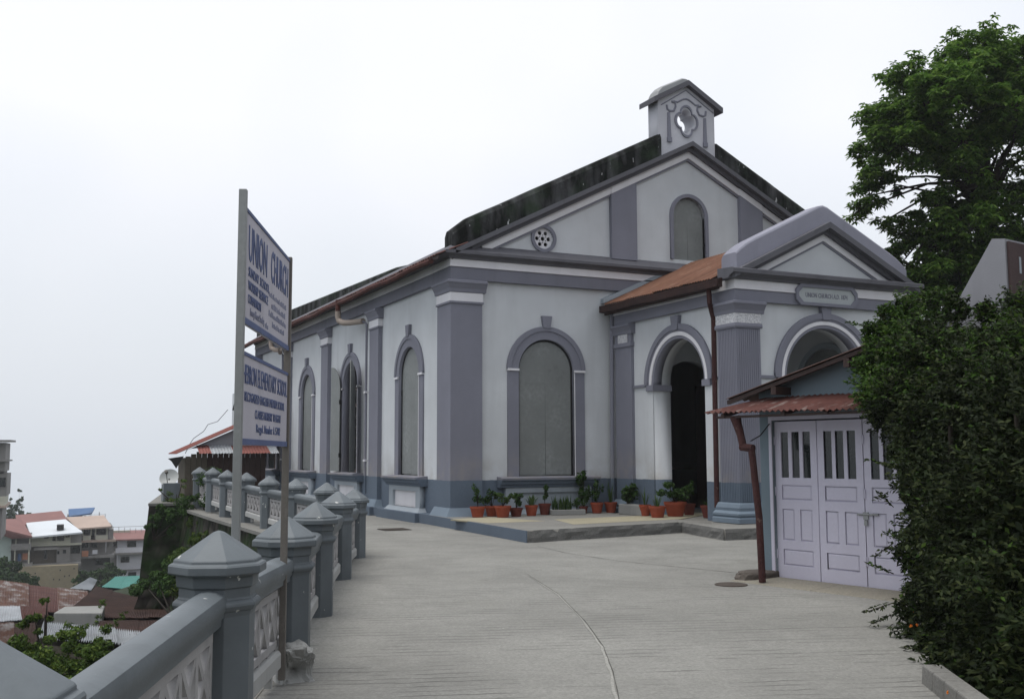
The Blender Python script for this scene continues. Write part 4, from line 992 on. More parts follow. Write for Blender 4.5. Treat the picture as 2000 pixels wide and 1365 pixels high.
# frame + leaves
fr = link('door_frame', shape2d(rect(-.045, GZ-.05, 4*LW+.045, DT+.075), [rect(.0, GZ-.06+.02, 4*LW, DT+.02)], -.13, .015, TG), 'door', gr)
for k in range(4):
    a, b = k*LW+.006, (k+1)*LW-.006; W_ = b-a
    wins = [rect(a+.095+j*.172, 1.08, a+.095+j*.172+.118, 1.665) for j in range(3)]
    st = .095
    pans = [rect(a+st, .80, b-st, .985), rect(a+st, .285, a+W_/2-.045, .68), rect(a+W_/2+.045, .285, b-st, .68), rect(a+st, -.03, b-st, .17)]
    lf = link('door_leaf', shape2d(rect(a, DB, b, DT), wins+pans, -.10, -.045, TG), 'door', gr, bevel=.003)
    for wv in wins: MB().box((wv[0][0]-.01, -.08, wv[0][1]-.01), (wv[2][0]+.01, -.066, wv[2][1]+.01), TG).build('pane', 'glass', lf)
    for pv in pans:
        x0_, z0_ = pv[0]; x1_, z1_ = pv[2]; e_ = .004; i_ = .022
        m_ = MB(); m_.add([TG(x0_+e_, -.064, z0_+e_), TG(x1_-e_, -.064, z0_+e_), TG(x1_-e_, -.064, z1_-e_), TG(x0_+e_, -.064, z1_-e_), TG(x0_+i_, -.049, z0_+i_), TG(x1_-i_, -.049, z0_+i_), TG(x1_-i_, -.049, z1_-i_), TG(x0_+i_, -.049, z1_-i_)], [(4, 5, 6, 7), (0, 1, 5, 4), (1, 2, 6, 5), (2, 3, 7, 6), (3, 0, 4, 7)])
        m_.build('door_panel', 'door', lf); MB().box((x0_-.01, -.095, z0_-.01), (x1_+.01, -.066, z1_+.01), TG).build('panel_back', 'door', lf)
    for z_ in (1.5, .85, .05):
        MB().box(((a if k % 2 == 0 else b)-.012, -.046, z_), ((a if k % 2 == 0 else b)+.012, -.032, z_+.11), TG).build('hinge', 'door', lf)
bl = MB().tube([TG(2*LW-.10, -.03, .66), TG(2*LW+.19, -.03, .665)], .012, 8).build('bolt', 'pole', gr, smooth=True)
MB().box((2*LW-.02, -.045, .60), (2*LW+.05, -.03, .69), TG).build('hasp', 'pole', bl)
MB().box((2*LW-.0, -.032, .53), (2*LW+.045, -.008, .595), TG).build('padlock', 'pole', bl, bevel=.006)
MB().box((-.12, -.05, DT+.08), (4*LW+.2, .03, DT+.16), TG).build('lintel', 'hut', gr)
# awning sheets
aw = [(-.62, .28), (.26, 1.12), (1.10, 1.96), (1.94, 2.9)]
for k, (a, b) in enumerate(aw):
    dz = .006*(k % 2)
    corrugated(TG(a, .62+random.uniform(-.02, .02), 1.925+dz-.012*k), TG(b, .62+random.uniform(-.02, .02), 1.915+dz-.012*k), TG(b, .01, 2.11+dz), TG(a if k else a+.55, .01, 2.11+dz), 10, .014, jag=.012).build('awning_sheet', 'rust_red', gr)
for s_ in (-.35, .62, 1.25, 2.3): MB().hexa([TG(s_, .01, 1.98), TG(s_+.06, .01, 1.98), TG(s_+.06, .58, 1.85), TG(s_, .58, 1.85), TG(s_, .01, 2.075), TG(s_+.06, .01, 2.075), TG(s_+.06, .58, 1.90), TG(s_, .58, 1.90)]).build('bracket', 'darkwood', gr)
MB().box((-.45, .5, 1.845), (2.8, .56, 1.875), TG).build('batten', 'darkwood', gr)
# hopper and leaning downpipe
dpg = MB().tube([TG(-.17, .5, 1.86), TG(-.14, .5, 1.76), TG(-.09, .5, 1.62), TG(-.06, .5, 1.50)], [.075, .06, .05, .05], 10).build('downpipe', 'pipe', gr, smooth=True)
MB().tube([TG(-.085, .5, 1.475), TG(.11, .5, 1.455)], .05, 10).build('elbow', 'pipe', dpg, smooth=True)
MB().tube([TG(.08, .5, 1.47), TG(.12, .5, 1.1), TG(.175, .5, .6), TG(.20, .5, GZ+.02)], .045, 10).build('pipe_run', 'pipe', dpg, smooth=True)
MB().tube([TG(.03, .45, 1.55), TG(.06, .3, 1.62), TG(-.03, .0, 1.78)], .008, 6).build('tie_wire', 'black', dpg)
# stone at the corner, buff slabs of the ramp, manhole
pc = gnd(1462, 1130, GZ)
lump('kerb_stone', (pc.x+.10, pc.y-.10, GZ+.035), (.34, .13, .085), 9, 'kerbstone', 'low worn kerb stone beside the garage door corner', 'kerb')
for k, (a, b) in enumerate(((-.12, 1.0), (1.01, 2.0), (2.01, 3.1))):
    m_ = MB(); m_.hexa([TG(a-.12*(k == 0), .62, GZ-.02), TG(b, .62, GZ-.02), TG(b, -.03, GZ-.02), TG(a, -.03, GZ-.02), TG(a-.12*(k == 0), .6, GZ+.008), TG(b, .6, GZ+.008), TG(b, -.03, GZ+.03), TG(a, -.03, GZ+.03)])
    m_.build('ramp_slab', 'ramp', g)
mh = gnd(1428, 1142, GZ)
tag(MB().lathe([(.20, -.02), (.20, .012), (.185, .016), (.18, .012), (.0, .013)], (mh.x, mh.y, GZ), 28).build('manhole_cover', 'iron', smooth=True) if 'iron' in MAT else None, None) if False else None
MAT['iron'] = plain('rusty_cast_iron', (.075, .06, .05), .8, .4, 12)
tag(MB().lathe([(.20, -.02), (.20, .010), (.185, .014), (.18, .010), (.001, .011)], (mh.x, mh.y, GZ), 28).build('manhole_cover', 'iron', smooth=True), 'round rusty iron manhole cover beside the garage kerb', 'manhole')
# drain grate near the church side
gc = gnd(770, 1034, GZ); dg_ = empty('drain_grate', (gc.x, gc.y, GZ), 'square iron drain grate in the concrete by the church side', 'grate')
m_ = MB(); m_.box((gc.x-.3, gc.y-.3, GZ-.01), (gc.x+.3, gc.y+.3, GZ+.004)); m_.build('pit', 'dark', dg_)
for k in range(7): MB().box((gc.x-.29, gc.y-.28+k*.085, GZ-.01), (gc.x+.29, gc.y-.235+k*.085, GZ+.014)).build('bar', 'iron', dg_)

# ------------------------------------------------------------------ pots on the platform
def foliage(c, rad, n, L, Wd, mat, parent, droop=.4):
    c = Vector(c); PP, NN = [], []; tw = MB(); k = 7; b = c-Vector((0, 0, rad[2]))
    for i in range(k):
        o_ = Vector((random.uniform(-.75, .75)*rad[0], random.uniform(-.75, .75)*rad[1], random.uniform(-.5, .9)*rad[2])); p = c+o_; rr = random.uniform(.28, .5)
        P, N = blob_points(tuple(p), (rad[0]*rr, rad[1]*rr, rad[2]*rr), n//k, .2); PP.append(P); NN.append(N)
        tw.tube([b, b.lerp(p, .5)+Vector((0, 0, .03)), p], .006, 4)
    tw.build('twigs', 'bark', parent); return leaves(np.concatenate(PP), np.concatenate(NN), L, Wd, mat, 'foliage', parent, droop)
def blades(c, n, h, spread, wd, mat, parent, name='foliage'):
    V = []
    for i in range(n):
        a = random.uniform(0, 2*math.pi); s_ = spread*random.uniform(.2, 1); hh = h*random.uniform(.6, 1.1); d = Vector((math.cos(a), math.sin(a), 0)); pz_ = Vector((-d.y, d.x, 0))*wd/2
        b = Vector(c)+d*s_*.15; m_ = b+d*s_*.5+Vector((0, 0, hh*.65)); t = b+d*s_+Vector((0, 0, hh*(.95 if s_ < spread*.6 else .8)))
        V += [b-pz_, b+pz_, m_+pz_*.9, m_-pz_*.9, m_-pz_*.9, m_+pz_*.9, t+pz_*.1, t-pz_*.1]
    return quads(np.array([tuple(v) for v in V]), len(V)//4, mat, name, parent)
def pot(u, v, rt, h, style, label, dark=False, sq=False, ph=.5, dy=0., x=None):
    c = gnd(u, v, 0); c.y += dy
    if x is not None:
        d_ = c-CAM; c = CAM+d_*((x-CAM.x)/d_.x); c.z = 0
    e = empty('potted_plant', (c.x, c.y, 0), label, 'potted plant', 'pots along the church platform')
    m_ = MB(); n = 4 if sq else 20; r1 = rt*.68
    pr = [(r1*.9, .0), (r1, .004), (rt*.93, h*.80), (rt, h*.805), (rt*1.02, h), (rt*.9, h), (rt*.88, h*.86), (.002, h*.86)]
    if sq: pr = [(a*1.25, z) for a, z in pr]
    m_.lathe(pr, (c.x, c.y, .002), n, math.pi/4+.5); m_.build('pot', 'terracotta_dark' if dark else 'terracotta', e, smooth=not sq)
    MB().lathe([(rt*.86, h*.80), (rt*.86, h*.88), (.002, h*.89)], (c.x, c.y, 0), 12).build('soil', 'soil', e)
    top = Vector((c.x, c.y, h))
    if style == 'bush': foliage((c.x, c.y, h+ph*.5), (rt*1.15, rt*1.15, ph*.55), 170, .10, .045, 'leaf_pot', e)
    elif style == 'tall':
        foliage((c.x, c.y, h+ph*.6), (rt*.75, rt*.75, ph*.5), 130, .11, .04, 'leaf_pot', e); MB().tube([top-Vector((0, 0, .06)), top+Vector((.01, 0, ph*.9))], .008, 5).build('stem', 'bark', e)
    elif style == 'spike': blades((c.x, c.y, h*.85), 26, ph, rt*1.9, .03, 'leaf_pot_light', e)
    elif style == 'thin':
        blades((c.x, c.y, h*.85), 18, ph, rt*1.2, .02, 'leaf_pot_light', e)
    elif style == 'big': foliage((c.x, c.y, h+ph*.5), (rt*1.6, rt*1.6, ph*.6), 420, .12, .05, 'leaf_pot', e)
    elif style == 'light': foliage((c.x, c.y, h+ph*.45), (rt*1.1, rt*1.1, ph*.5), 190, .09, .04, 'leaf_pot_light', e)
    return e
pot(933, 1010, .175, .235, 'tall', 'orange clay pot with a thin upright herb by the corner pilaster', ph=.42)
pot(961, 1008, .165, .23, 'bush', 'clay pot half hidden behind wider pot, second from the corner pilaster', ph=.36)
pot(982, 1010, .19, .25, 'light', 'wide orange clay pot with low spreading leaves, third from the corner pilaster', ph=.30)
pot(1008, 1008.5, .155, .19, 'bush', 'low round clay pot with pale leaves, fourth from the corner pilaster', ph=.32, dark=True)
pot(1038, 1007, .15, .24, 'spike', 'orange clay pot with spiky arching leaves below the window apron', ph=.30)
pot(1064, 1005, .145, .255, 'tall', 'stained clay pot with a small shrub next to the grassy trough', ph=.36, dark=True)
pot(1150, 1003, .11, .16, 'big', 'small dark pot with a tall bushy plant at the end of the grassy trough', dark=True, ph=.72, dy=.25)
pot(1166, 1002, .155, .25, 'bush', 'orange clay pot with leafy bush between the two concrete troughs', ph=.5)
pot(1193, 1000.5, .155, .245, 'thin', 'orange clay pot with upright grassy shoots against the porch corner', ph=.55, x=3.98)
pot(1226, 996, .13, .2, 'big', 'dark pot with bushy plant behind the plain concrete trough', dark=True, ph=.45, x=4.06)
pot(1260, 1001, .135, .25, 'thin', 'orange clay pot with fine shoots, right beside the plain concrete trough', ph=.42, x=3.93)
pot(1284, 1001.5, .19, .25, 'thin', 'wide orange clay pot with sparse shoots before the side arch', ph=.30, x=3.85)
pot(1319, 999, .25, .32, 'big', 'largest orange pot with dense dark bush in the arch opening', ph=.42, x=4.45)
pot(1346, 998, .15, .26, 'bush', 'clay pot in the shadow just inside the side arch', ph=.5, dark=True, x=5.0)
pot(1386, 1011, .165, .27, 'spike', 'square dark red pot with pale rosette leaves by the maroon downpipe', dark=True, sq=True, ph=.2)
def trough(u0, u1, v, h, dp, label, grass, x=None):
    a, b = gnd(u0, v, 0), gnd(u1, v-1, 0)
    if x is not None:
        a = CAM+(a-CAM)*((x-CAM.x)/(a-CAM).x); b = CAM+(b-CAM)*((x+.02-CAM.x)/(b-CAM).x)
    a.z = b.z = 0; t = (b-a).normalized(); n_ = Vector((-t.y, t.x, 0)); L = (b-a).length
    e = empty('planter_trough', (a+b)/2, label, 'planter')
    T = lambda s_, d, z: a+t*s_+n_*d+Vector((0, 0, z))
    m_ = MB(); m_.box((0, 0, .002), (L, .05, h), T); m_.box((0, dp-.05, .002), (L, dp, h), T); m_.box((.0, .051, .002), (.05, dp-.051, h), T); m_.box((L-.05, .051, .002), (L, dp-.051, h), T); m_.build('trough', 'rock', e, bevel=.012)
    MB().box((.04, .04, .01), (L-.04, dp-.04, h-.03), T).build('soil', 'soil', e)
    if grass:
        V = [];  P = []
        for i in range(9): 
            c = T(.08+(L-.16)*i/8*.62, dp/2, h-.03); blades(c, 22, .36, .12, .014, 'leaf_pot_light' if i % 2 else 'leaf_pot', e)
        foliage(T(L*.8, dp/2, h+.1), (L*.2, .12, .14), 160, .07, .03, 'leaf_pot', e)
    return e
trough(1077, 1144, 1006, .12, .32, 'low grey concrete trough full of grassy shoots under the window', True)
trough(1208, 1252, 1001.5, .235, .3, 'plain chipped concrete trough at the foot of the porch pilaster', False, x=3.80)

# ------------------------------------------------------------------ tree beside the porch
def tree(base, clumps, name, label, lmat, L=.17, Wd=.065, dens=900, trunk_r=.42, fork=None):
    e = empty(name, base, label, 'tree'); base = Vector(base)
    fk = Vector(fork) if fork else base+Vector((0, 0, 4))
    tk = MB(); pts = [base+Vector((0, 0, -.3)), base.lerp(fk, .35)+Vector((.1, 0, 0)), base.lerp(fk, .7), fk]
    tk.tube(pts, [trunk_r*1.2, trunk_r, trunk_r*.85, trunk_r*.75], 12); tr = tk.build('trunk', 'bark', e, smooth=True)
    lb = MB(); PP = []; NN = []
    for c, r in clumps:
        c = Vector(c); mid = fk.lerp(c, .5)+Vector((random.uniform(-.3, .3), random.uniform(-.3, .3), random.uniform(-.1, .5)))
        lb.tube([fk-Vector((0, 0, .3)), fk.lerp(mid, .5)+Vector((0, 0, .15)), mid, mid.lerp(c, .6), c], [trunk_r*.30, trunk_r*.17, trunk_r*.08, .025, .012], 7)
        n = int(dens*(r**2))
        # sub-sprays inside the clump
        ns = max(5, int(14*r*r)); S, _ = blob_points(c, (r, r, r*.85), ns, .35)
        for s_ in S:
            lb.tube([c.lerp(Vector(s_), .1), Vector(s_)], [.02, .008], 4)
            k = max(3, n//ns//7); rr = r*random.uniform(.34, .50); P, N = blob_points(s_, (rr, rr, rr*.8), k, .1); P[:, 2] -= ((P[:, :2]-s_[:2])**2).sum(1)*.2; PP.append(P)
    lb.build('limbs', 'bark', e, smooth=True)
    R_ = np.repeat(np.concatenate(PP), 7, axis=0); n = len(R_); th = np.tile(np.arange(7)*2*np.pi/7, n//7)+np.repeat(rng.uniform(0, 6.28, n//7), 7)
    A = np.stack([np.cos(th), np.sin(th), rng.uniform(-.75, .5, n)], 1); A /= np.linalg.norm(A, axis=1, keepdims=True)
    N = np.stack([A[:, 0]*.4, A[:, 1]*.4, np.ones(n)], 1)+rng.normal(0, .25, (n, 3)); N -= A*(N*A).sum(1, keepdims=True); N /= np.linalg.norm(N, axis=1, keepdims=True); Bv = np.cross(N, A)
    l = L*rng.uniform(.7, 1.25, (n, 1)); wd = Wd*rng.uniform(.7, 1.2, (n, 1)); V = np.empty((n, 4, 3)); V[:, 0] = R_; V[:, 1] = R_+A*l*.55+Bv*wd*.5; V[:, 2] = R_+A*l-np.array([0, 0, 1.])*l*.25; V[:, 3] = R_+A*l*.55-Bv*wd*.5
    quads(V.reshape(-1, 3), n, lmat, 'crown', e); return e
TD = 25
px = lambda u, v, dd=0: at(u, v, TD+dd)
CLS = 1.2
cl = [((1725, 215), .62, 0), ((1712, 300), .55, -.4), ((1700, 372), .42, .2), ((1722, 425), .2, .1), ((1765, 190), .75, .6), ((1760, 270), .65, -.6), ((1800, 130), .7, .2), ((1812, 215), .85, -.6), ((1850, 110), .8, .8), ((1895, 85), .75, -.3), ((1930, 65), .45, .3), ((1975, 105), .9, .5), ((1870, 180), .95, -.8), ((1930, 165), 1.0, .4), ((1990, 200), 1.0, -.7), ((1835, 275), .72, .8), ((1885, 262), .85, -.9), ((1950, 262), .8, .2), ((2030, 150), 1.1, 0), ((2060, 280), 1.1, 0), ((1830, 395), .55, -.5), ((1862, 345), .45, .5), ((1870, 420), .75, -.3), ((1810, 455), .6, .3), ((1785, 510), .5, -.2), ((1840, 500), .75, -.4), ((1915, 430), .85, -.8), ((1975, 420), .9, -.5), ((1900, 500), .85, .4), ((1960, 510), .95, .3), ((1775, 555), .4, .2), ((1830, 580), .7, .2), ((1900, 590), .9, .2), ((1990, 350), .5, .7), ((2050, 420), 1.1, 0), ((2030, 540), 1.1, 0), ((1960, 600), 1.0, 0), ((1800, 400), .3, .3), ((1770, 470), .35, .4), ((1765, 590), .4, 0), ((1850, 540), .7, .5), ((1880, 560), .7, -.2), ((1745, 350), .25, .5), ((1680, 400), .25, 0), ((1795, 445), .5, .2), ((1760, 505), .42, .3), ((1760, 545), .45, -.2), ((1700, 340), .4, .4), ((1735, 265), .5, .5)]
tb_ = at(1925, 700, TD+.2); tb_.z = GZ
tree(tb_, [(px(*c, d), r*CLS) for c, r, d in [((c[0], c[1]+(28 if c[1] < 150 else 10)), r, d) for c, r, d in cl]], 'broadleaf_tree', 'big dark green broadleaf tree standing beyond the porch', 'leaf_tree', .16, .07, 2500, .34, px(1925, 380, .2))

# ------------------------------------------------------------------ creeper hedge at the right
def hedge():
    e = empty('hedge', (-1.6, -14.5, GZ), 'tall dark overgrown hedge covering the garage end beside the path', 'hedge')
    # spine of the mass: (pixel centre, depth, radii)
    B_ = []
    def add(u, v, D, r, rz=None): B_.append((at(u, v, D), r, rz or r))
    for u, v, D, r in ((1742, 655, 12.2, .25), (1722, 700, 12.0, .27), (1722, 760, 11.8, .26), (1755, 700, 11.8, .38), (1790, 665, 11.6, .26), (1850, 675, 11.2, .28), (1905, 680, 10.6, .28), (1960, 690, 10.0, .32), (2020, 680, 9.6, .36), (1730, 805, 11.5, .26), (1780, 790, 11.2, .42), (1780, 860, 10.9, .26), (1792, 925, 10.7, .22), (1795, 985, 10.5, .2), (1795, 1045, 10.3, .18), (1800, 1105, 10.1, .18), (1795, 1165, 9.9, .2), (1800, 1225, 9.3, .18), (1822, 1275, 8.6, .17), (1850, 1310, 8.0, .17), (1880, 1345, 7.3, .17), (1920, 1370, 6.9, .18),
                       (1830, 720, 10.8, .46), (1900, 725, 10.2, .44), (1980, 730, 9.4, .46), (2050, 740, 9.0, .5), (1835, 830, 10.3, .46), (1900, 820, 9.8, .5), (1980, 815, 9.0, .5), (2050, 810, 8.4, .55), (1840, 930, 10.0, .40), (1895, 930, 9.4, .48), (1975, 930, 8.6, .5), (2050, 930, 7.9, .55), (1845, 1030, 9.8, .34), (1895, 1040, 9.2, .42), (1965, 1040, 8.4, .5), (2050, 1040, 7.5, .55), (1850, 1130, 9.5, .32), (1900, 1150, 8.8, .38), (1965, 1160, 8.0, .45), (2050, 1170, 7.2, .5), (1865, 1220, 8.9, .28), (1915, 1250, 8.2, .33), (1975, 1280, 7.4, .38), (2040, 1300, 6.8, .42), (1955, 1345, 7.0, .28), (1735, 615, 12.2, .15), (1770, 600, 12.0, .16), (1810, 590, 11.8, .14), (1700, 645, 12.2, .12), (1690, 725, 12.0, .12), (1870, 605, 11.2, .16), (1925, 610, 10.6, .14), (1752, 880, 10.9, .11), (1768, 960, 10.6, .10), (1765, 1075, 10.2, .10), (1770, 1190, 9.8, .11), (1985, 600, 10.2, .16), (1838, 1296, 7.9, .13), (1868, 1325, 7.4, .13), (1812, 1262, 8.6, .13), (2010, 1370, 6.6, .32)):
        add(u, v, D, r)
    toward = np.array(-FW) + np.array([-.5, 0, .15]); SP = []; fillP = []; fillN = []
    for c, r, rz in B_:
        c = np.array(c); P, N = blob_points(c, (r*.8, r*.8, r*.8), int(1500*r*r*2), .5); fillP.append(P); fillN.append(N)
        for k in range(int(1250*r*r)+20):
            d = rng.normal(0, 1, 3)+toward*.9; d /= np.linalg.norm(d); kk = 1+.75*mnoise.noise(tuple((c+d*r)*2.6))+.3*mnoise.noise(tuple((c+d*r)*6))
            p0 = c+d*r*.45; p1 = c+d*r*kk*rng.uniform(.85, 1.25)+np.array([0, 0, rng.uniform(-.07, .05)]); SP.append((p0, p1))
    fillP = np.concatenate(fillP); fillN = np.concatenate(fillN); ok = fillP[:, 2] > GZ+.02
    leaves(fillP[ok], fillN[ok], .10, .05, 'leaf_hedge', 'foliage', e, .4, .8)
    tw = MB()
    for u, v, D, du, dv in ((1745, 1120, 10.1, -45, -20), (1750, 1175, 9.9, -60, 20), (1745, 990, 10.5, -30, -30), (1735, 960, 10.6, -22, 15), (1740, 1200, 9.8, -35, 18), (1700, 640, 12.2, -45, -12), (1690, 770, 11.9, -25, -30), (1745, 1060, 10.2, -35, 25)):
        SP.append((np.array(at(u, v, D)), np.array(at(u+du, v+dv, D-.15)))); MB().tube([SP[-1][0], SP[-1][1]], [.006, .003], 4).build('twig', 'bark', e)
    LP = []; LN = []; LA = []
    for p0, p1 in SP:
        t_ = p1-p0; L_ = np.linalg.norm(t_); t_ = t_/L_; n = max(8, int(L_/.015)); f = np.linspace(.2, 1, n)[:, None]
        sd_ = np.cross(t_, [0, 0, 1.0]); sd_ /= max(np.linalg.norm(sd_), 1e-4); alt = np.where(np.arange(n) % 2 == 0, 1., -1.)[:, None]
        a = t_*.7+sd_*alt*.8+rng.normal(0, .25, (n, 3)); P = p0+(p1-p0)*f+rng.normal(0, .006, (n, 3))+a*.025; nn_ = np.array([0, 0, 1.])+rng.normal(0, .75, (n, 3))+toward*.2
        LP.append(P); LN.append(nn_); LA.append(a)
    P = np.concatenate(LP); N = np.concatenate(LN); A = np.concatenate(LA); ok = P[:, 2] > GZ+.01; P, N, A = P[ok], N[ok], A[ok]
    def aligned(P, N, A, L, Wd, mat):
        n = len(P); N = N/np.linalg.norm(N, axis=1, keepdims=True); A = A-N*(A*N).sum(1, keepdims=True); A /= np.maximum(np.linalg.norm(A, axis=1, keepdims=True), 1e-5); Bv = np.cross(N, A)
        l = L*rng.uniform(.65, 1.3, (n, 1)); wd = Wd*rng.uniform(.7, 1.25, (n, 1)); V = np.empty((n, 4, 3))
        V[:, 0] = P-A*l*.5; V[:, 1] = P+Bv*wd*.5+N*wd*.1-A*l*.05; V[:, 2] = P+A*l*.5-N*l*.15; V[:, 3] = P-Bv*wd*.5+N*wd*.1-A*l*.05
        quads(V.reshape(-1, 3), n, mat, 'foliage', e)
    zz_ = P[:, 2]+.35*np.sin(P[:, 0]*4+P[:, 1]*2.3); br = ((zz_ > 1.6) & (P[:, 1] > -13.6) & (rng.uniform(0, 1, len(P)) < .8)) | ((zz_ > 2.0) & (rng.uniform(0, 1, len(P)) < .3)) | ((zz_ < .30) & (zz_ > -.3) & (P[:, 1] > -14.6) & (rng.uniform(0, 1, len(P)) < .4)) | (rng.uniform(0, 1, len(P)) < .03)  # hedge shading put into leaf colour: lit copy mostly near the top
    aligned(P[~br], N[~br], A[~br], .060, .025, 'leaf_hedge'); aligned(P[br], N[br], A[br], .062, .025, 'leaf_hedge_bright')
    # trunks
    for u, v, D in ((1850, 1300, 8.6), (1950, 1340, 7.9), (1800, 1220, 9.6), (1990, 1360, 7.3)):
        p = at(u, v, D); p.z = GZ; MB().tube([p+Vector((.3, .1, 0)), p+Vector((.35, .2, .8)), p+Vector((.5, .3, 1.9))], [.05, .04, .02], 6).build('stem', 'bark', e)
    for u, v, D in ((1787, 1195, 9.5), (1791, 1220, 9.2), (1757, 1256, 9.25), (1868, 1294, 7.85), (1780, 1222, 9.2), (1852, 1352, 7.0)):
        c = at(u, v, D-.25); P, N = blob_points(tuple(c), (.012, .012, .012), 12, .4); leaves(P, N, .022, .016, 'flower', 'flower', e)
    return e
hedge()
ka, kb = gnd(1795, 1330, GZ), gnd(1880, 1400, GZ); kt = (kb-ka).normalized(); kn = Vector((-kt.y, kt.x, 0)); kn = kn if kn.x > 0 else -kn
m_ = MB(); ka2 = ka+kt*.05
for k in range(9):
    a = ka2.lerp(kb+kt*1.5, k/9); b = ka2.lerp(kb+kt*1.5, (k+.985)/9); f = lambda P, o_, z: (P.x+kn.x*o_, P.y+kn.y*o_, z)
    m_.hexa([f(a, 0, GZ-.05), f(b, 0, GZ-.05), f(b, .16, GZ-.05), f(a, .16, GZ-.05), f(a, .012, GZ+.13), f(b, .012, GZ+.13), f(b, .15, GZ+.13), f(a, .15, GZ+.13)])
m_.build('kerb', 'slab', g, bevel=.012)
# pale angled wall with brown board rising behind the hedge
def stub_wall():
    e_n = -ge; K = at(1962, 466, 11.2); K = Vector((K.x, K.y, 0)); zt = at(1962, 466, 11.2).z
    T = lambda s_, d, z: K+e_n*s_-gn*d+Vector((0, 0, z))
    far = .8
    w_ = MB(); w_.prism([(0, GZ-.1), (far, GZ-.1), (far, zt-.95), (.14, zt+.02), (0, zt)], 0, 2.6, T); o_ = empty('boundary_wall', (K.x, K.y, GZ), 'pale angled wall with a brown end board rising behind the hedge', 'wall')
    w_.build('wall', 'pale_grey', o_)
    MB().box((-.03, .03, 1.0), (-.004, 2.5, zt-.03), T).build('end_board', 'brownboard', o_)
    MB().prism([(-.034, zt-.36), (-.031, zt-.36), (-.031, zt-.18), (-.034, zt-.18)], .22, .26, T).build('torn_patch', 'pale', o_)
MAT['pale_grey'] = stucco('pale_grey_render', (.29, .29, .315), False, streak=.6); MAT['brownboard'] = plain('brown_board', (.07, .045, .045), .8, .35, 4)
stub_wall()

# ------------------------------------------------------------------ terrace bastion, hut, dish and shrubs at the far end
bs = MB()
rs = []
for z_ in [-6.5+6.36*k/14 for k in range(15)]:
    x_ = -5.06-.11*(-.14-z_)+.10*mnoise.noise((z_*1.3, 7, 0))
    o_ = -.11*(-.14-z_); n_w = []
    for k in range(17):
        a = k/16; xx = x_+(-3.2-x_)*a; n_w.append((xx, 11.75+o_*.25+.10*mnoise.noise((xx*1.7, z_*1.1, 0))+.07*mnoise.noise((xx*4.5, z_*4.5, 2)), z_))
    rs.append(n_w+[(-3.2, 22, z_), (x_+1.75, 22, z_)])
bs.rings(rs); bst = tag(bs.build('bastion', 'mossy'), 'mossy stone bastion of the terrace beyond the railing end', 'wall')
MB().prism([(-5.1, 11.68), (-3.2, 11.68), (-3.2, 22.1), (-3.3, 22.1)], -.14, -.06, lambda s_, d, z: Vector((s_, z, d))).build('coping_slab', 'slab', bst)
def hut():
    y0, y1 = 15.4, 17.0; xa, xb = -3.5, -.75
    e = empty('hut', (-2.2, 17.5, -.2), 'low plank hut with faded red sheet roof beside the church far end', 'hut')
    for k in range(15):
        a = xa+(xb-xa)*k/15; zt = 1.25+.43*(a-xa); MB().box((a+.006, y0, -.3), (a+(xb-xa)/15-.006, y0+.03+.01*(k % 2), min(zt+.1, 2.5))).build('plank', 'plank' if k < 4 else 'darkwood', e)
    for k in range(6):
        a = y0+.04+(y1-y0)*k/6; MB().box((xa, a, -.3), (xa+.03, a+(y1-y0)/6-.012, 1.3)).build('plank', 'plank', e)
    m_ = MB(); m_.box((xa+.1, y0+.1, -.3), (xb, y1, 1.3)); m_.build('core', 'dark', e)
    corrugated((xa-.35, y0-.3, 1.45), (xa-.35, y1, 1.45), (xb+.35, y1, 3.02), (xb+.35, y0-.3, 3.02), 40, .015).build('roof', 'redpaint', e)
    MB().prism([(xa-.0, 1.55), (xb+.3, 2.9), (xb+.3, 1.75), (xa+.2, 1.62)], -y0-.02, -y0+.03, TF).build('gable_board', 'pale_grey', e)
    aw_ = [(xa+.35, xa+.75, 'redpaint'), (xa+.75, xa+1.5, 'tin'), (xa+1.5, xb+.0, 'redpaint'), (xb+.0, xb+.3, 'tin')]
    for a, b, mm in aw_: corrugated((a, y0-.75, 1.44), (b, y0-.75, 1.46), (b, y0-.02, 1.74), (a, y0-.02, 1.72), max(4, int((b-a)*10)), .012).build('awning_sheet', mm, e)
    MB().hexa([(xa-.5, y0-.35, 1.18), (xa-.35, y0-.35, .95), (xa-.33, y0-.3, .95), (xa-.48, y0-.3, 1.18), (xa-.62, y0-.35, 1.28), (xa-.1, y0-.35, 1.36), (xa-.1, y0-.3, 1.36), (xa-.62, y0-.3, 1.28)]).build('hanging_scrap', 'black', e)
hut()
wp = [at(445, 800, 42), at(425, 823, 41), at(406, 829, 40), at(398, 842, 39), at(378, 856, 38), at(370, 868, 37.5), at(362, 885, 37)]
tag(MB().tube(wp, .012, 5).build('wire', 'black'), 'thin sagging wire from the church eave to the hut roof', 'wire')
def dish():
    c = at(331, 934, 33.2); e = empty('satellite_dish', (c.x, c.y, -.06), 'white satellite dish on a stub post at the terrace edge', 'dish')
    nrm = Vector((-.35, -.8, .5)).normalized(); a = nrm.cross(Vector((0, 0, 1))).normalized(); b = a.cross(nrm); rs = []
    for k in range(6):
        r = .02+.28*k/5; rs.append([c+nrm*(.12*(r/.30)**2-.05)+a*r*math.cos(t)+b*r*math.sin(t) for t in [2*math.pi*i/20 for i in range(20)]])
    m_ = MB(); m_.rings(rs, cap=False); m_.build('reflector', 'dish', e, smooth=True, recalc=False)
    f_ = c+nrm*.42; MB().tube([c-b*.3, f_], .012, 5).build('arm', 'black', e); MB().tube([f_-nrm*.06, f_+nrm*.06], .05, 8).build('receiver', 'poledark', e)
    MB().tube([Vector((c.x, c.y+.05, -.1)), c+Vector((0, .05, 0))], .03, 6).build('post', 'poledark', e)
dish()
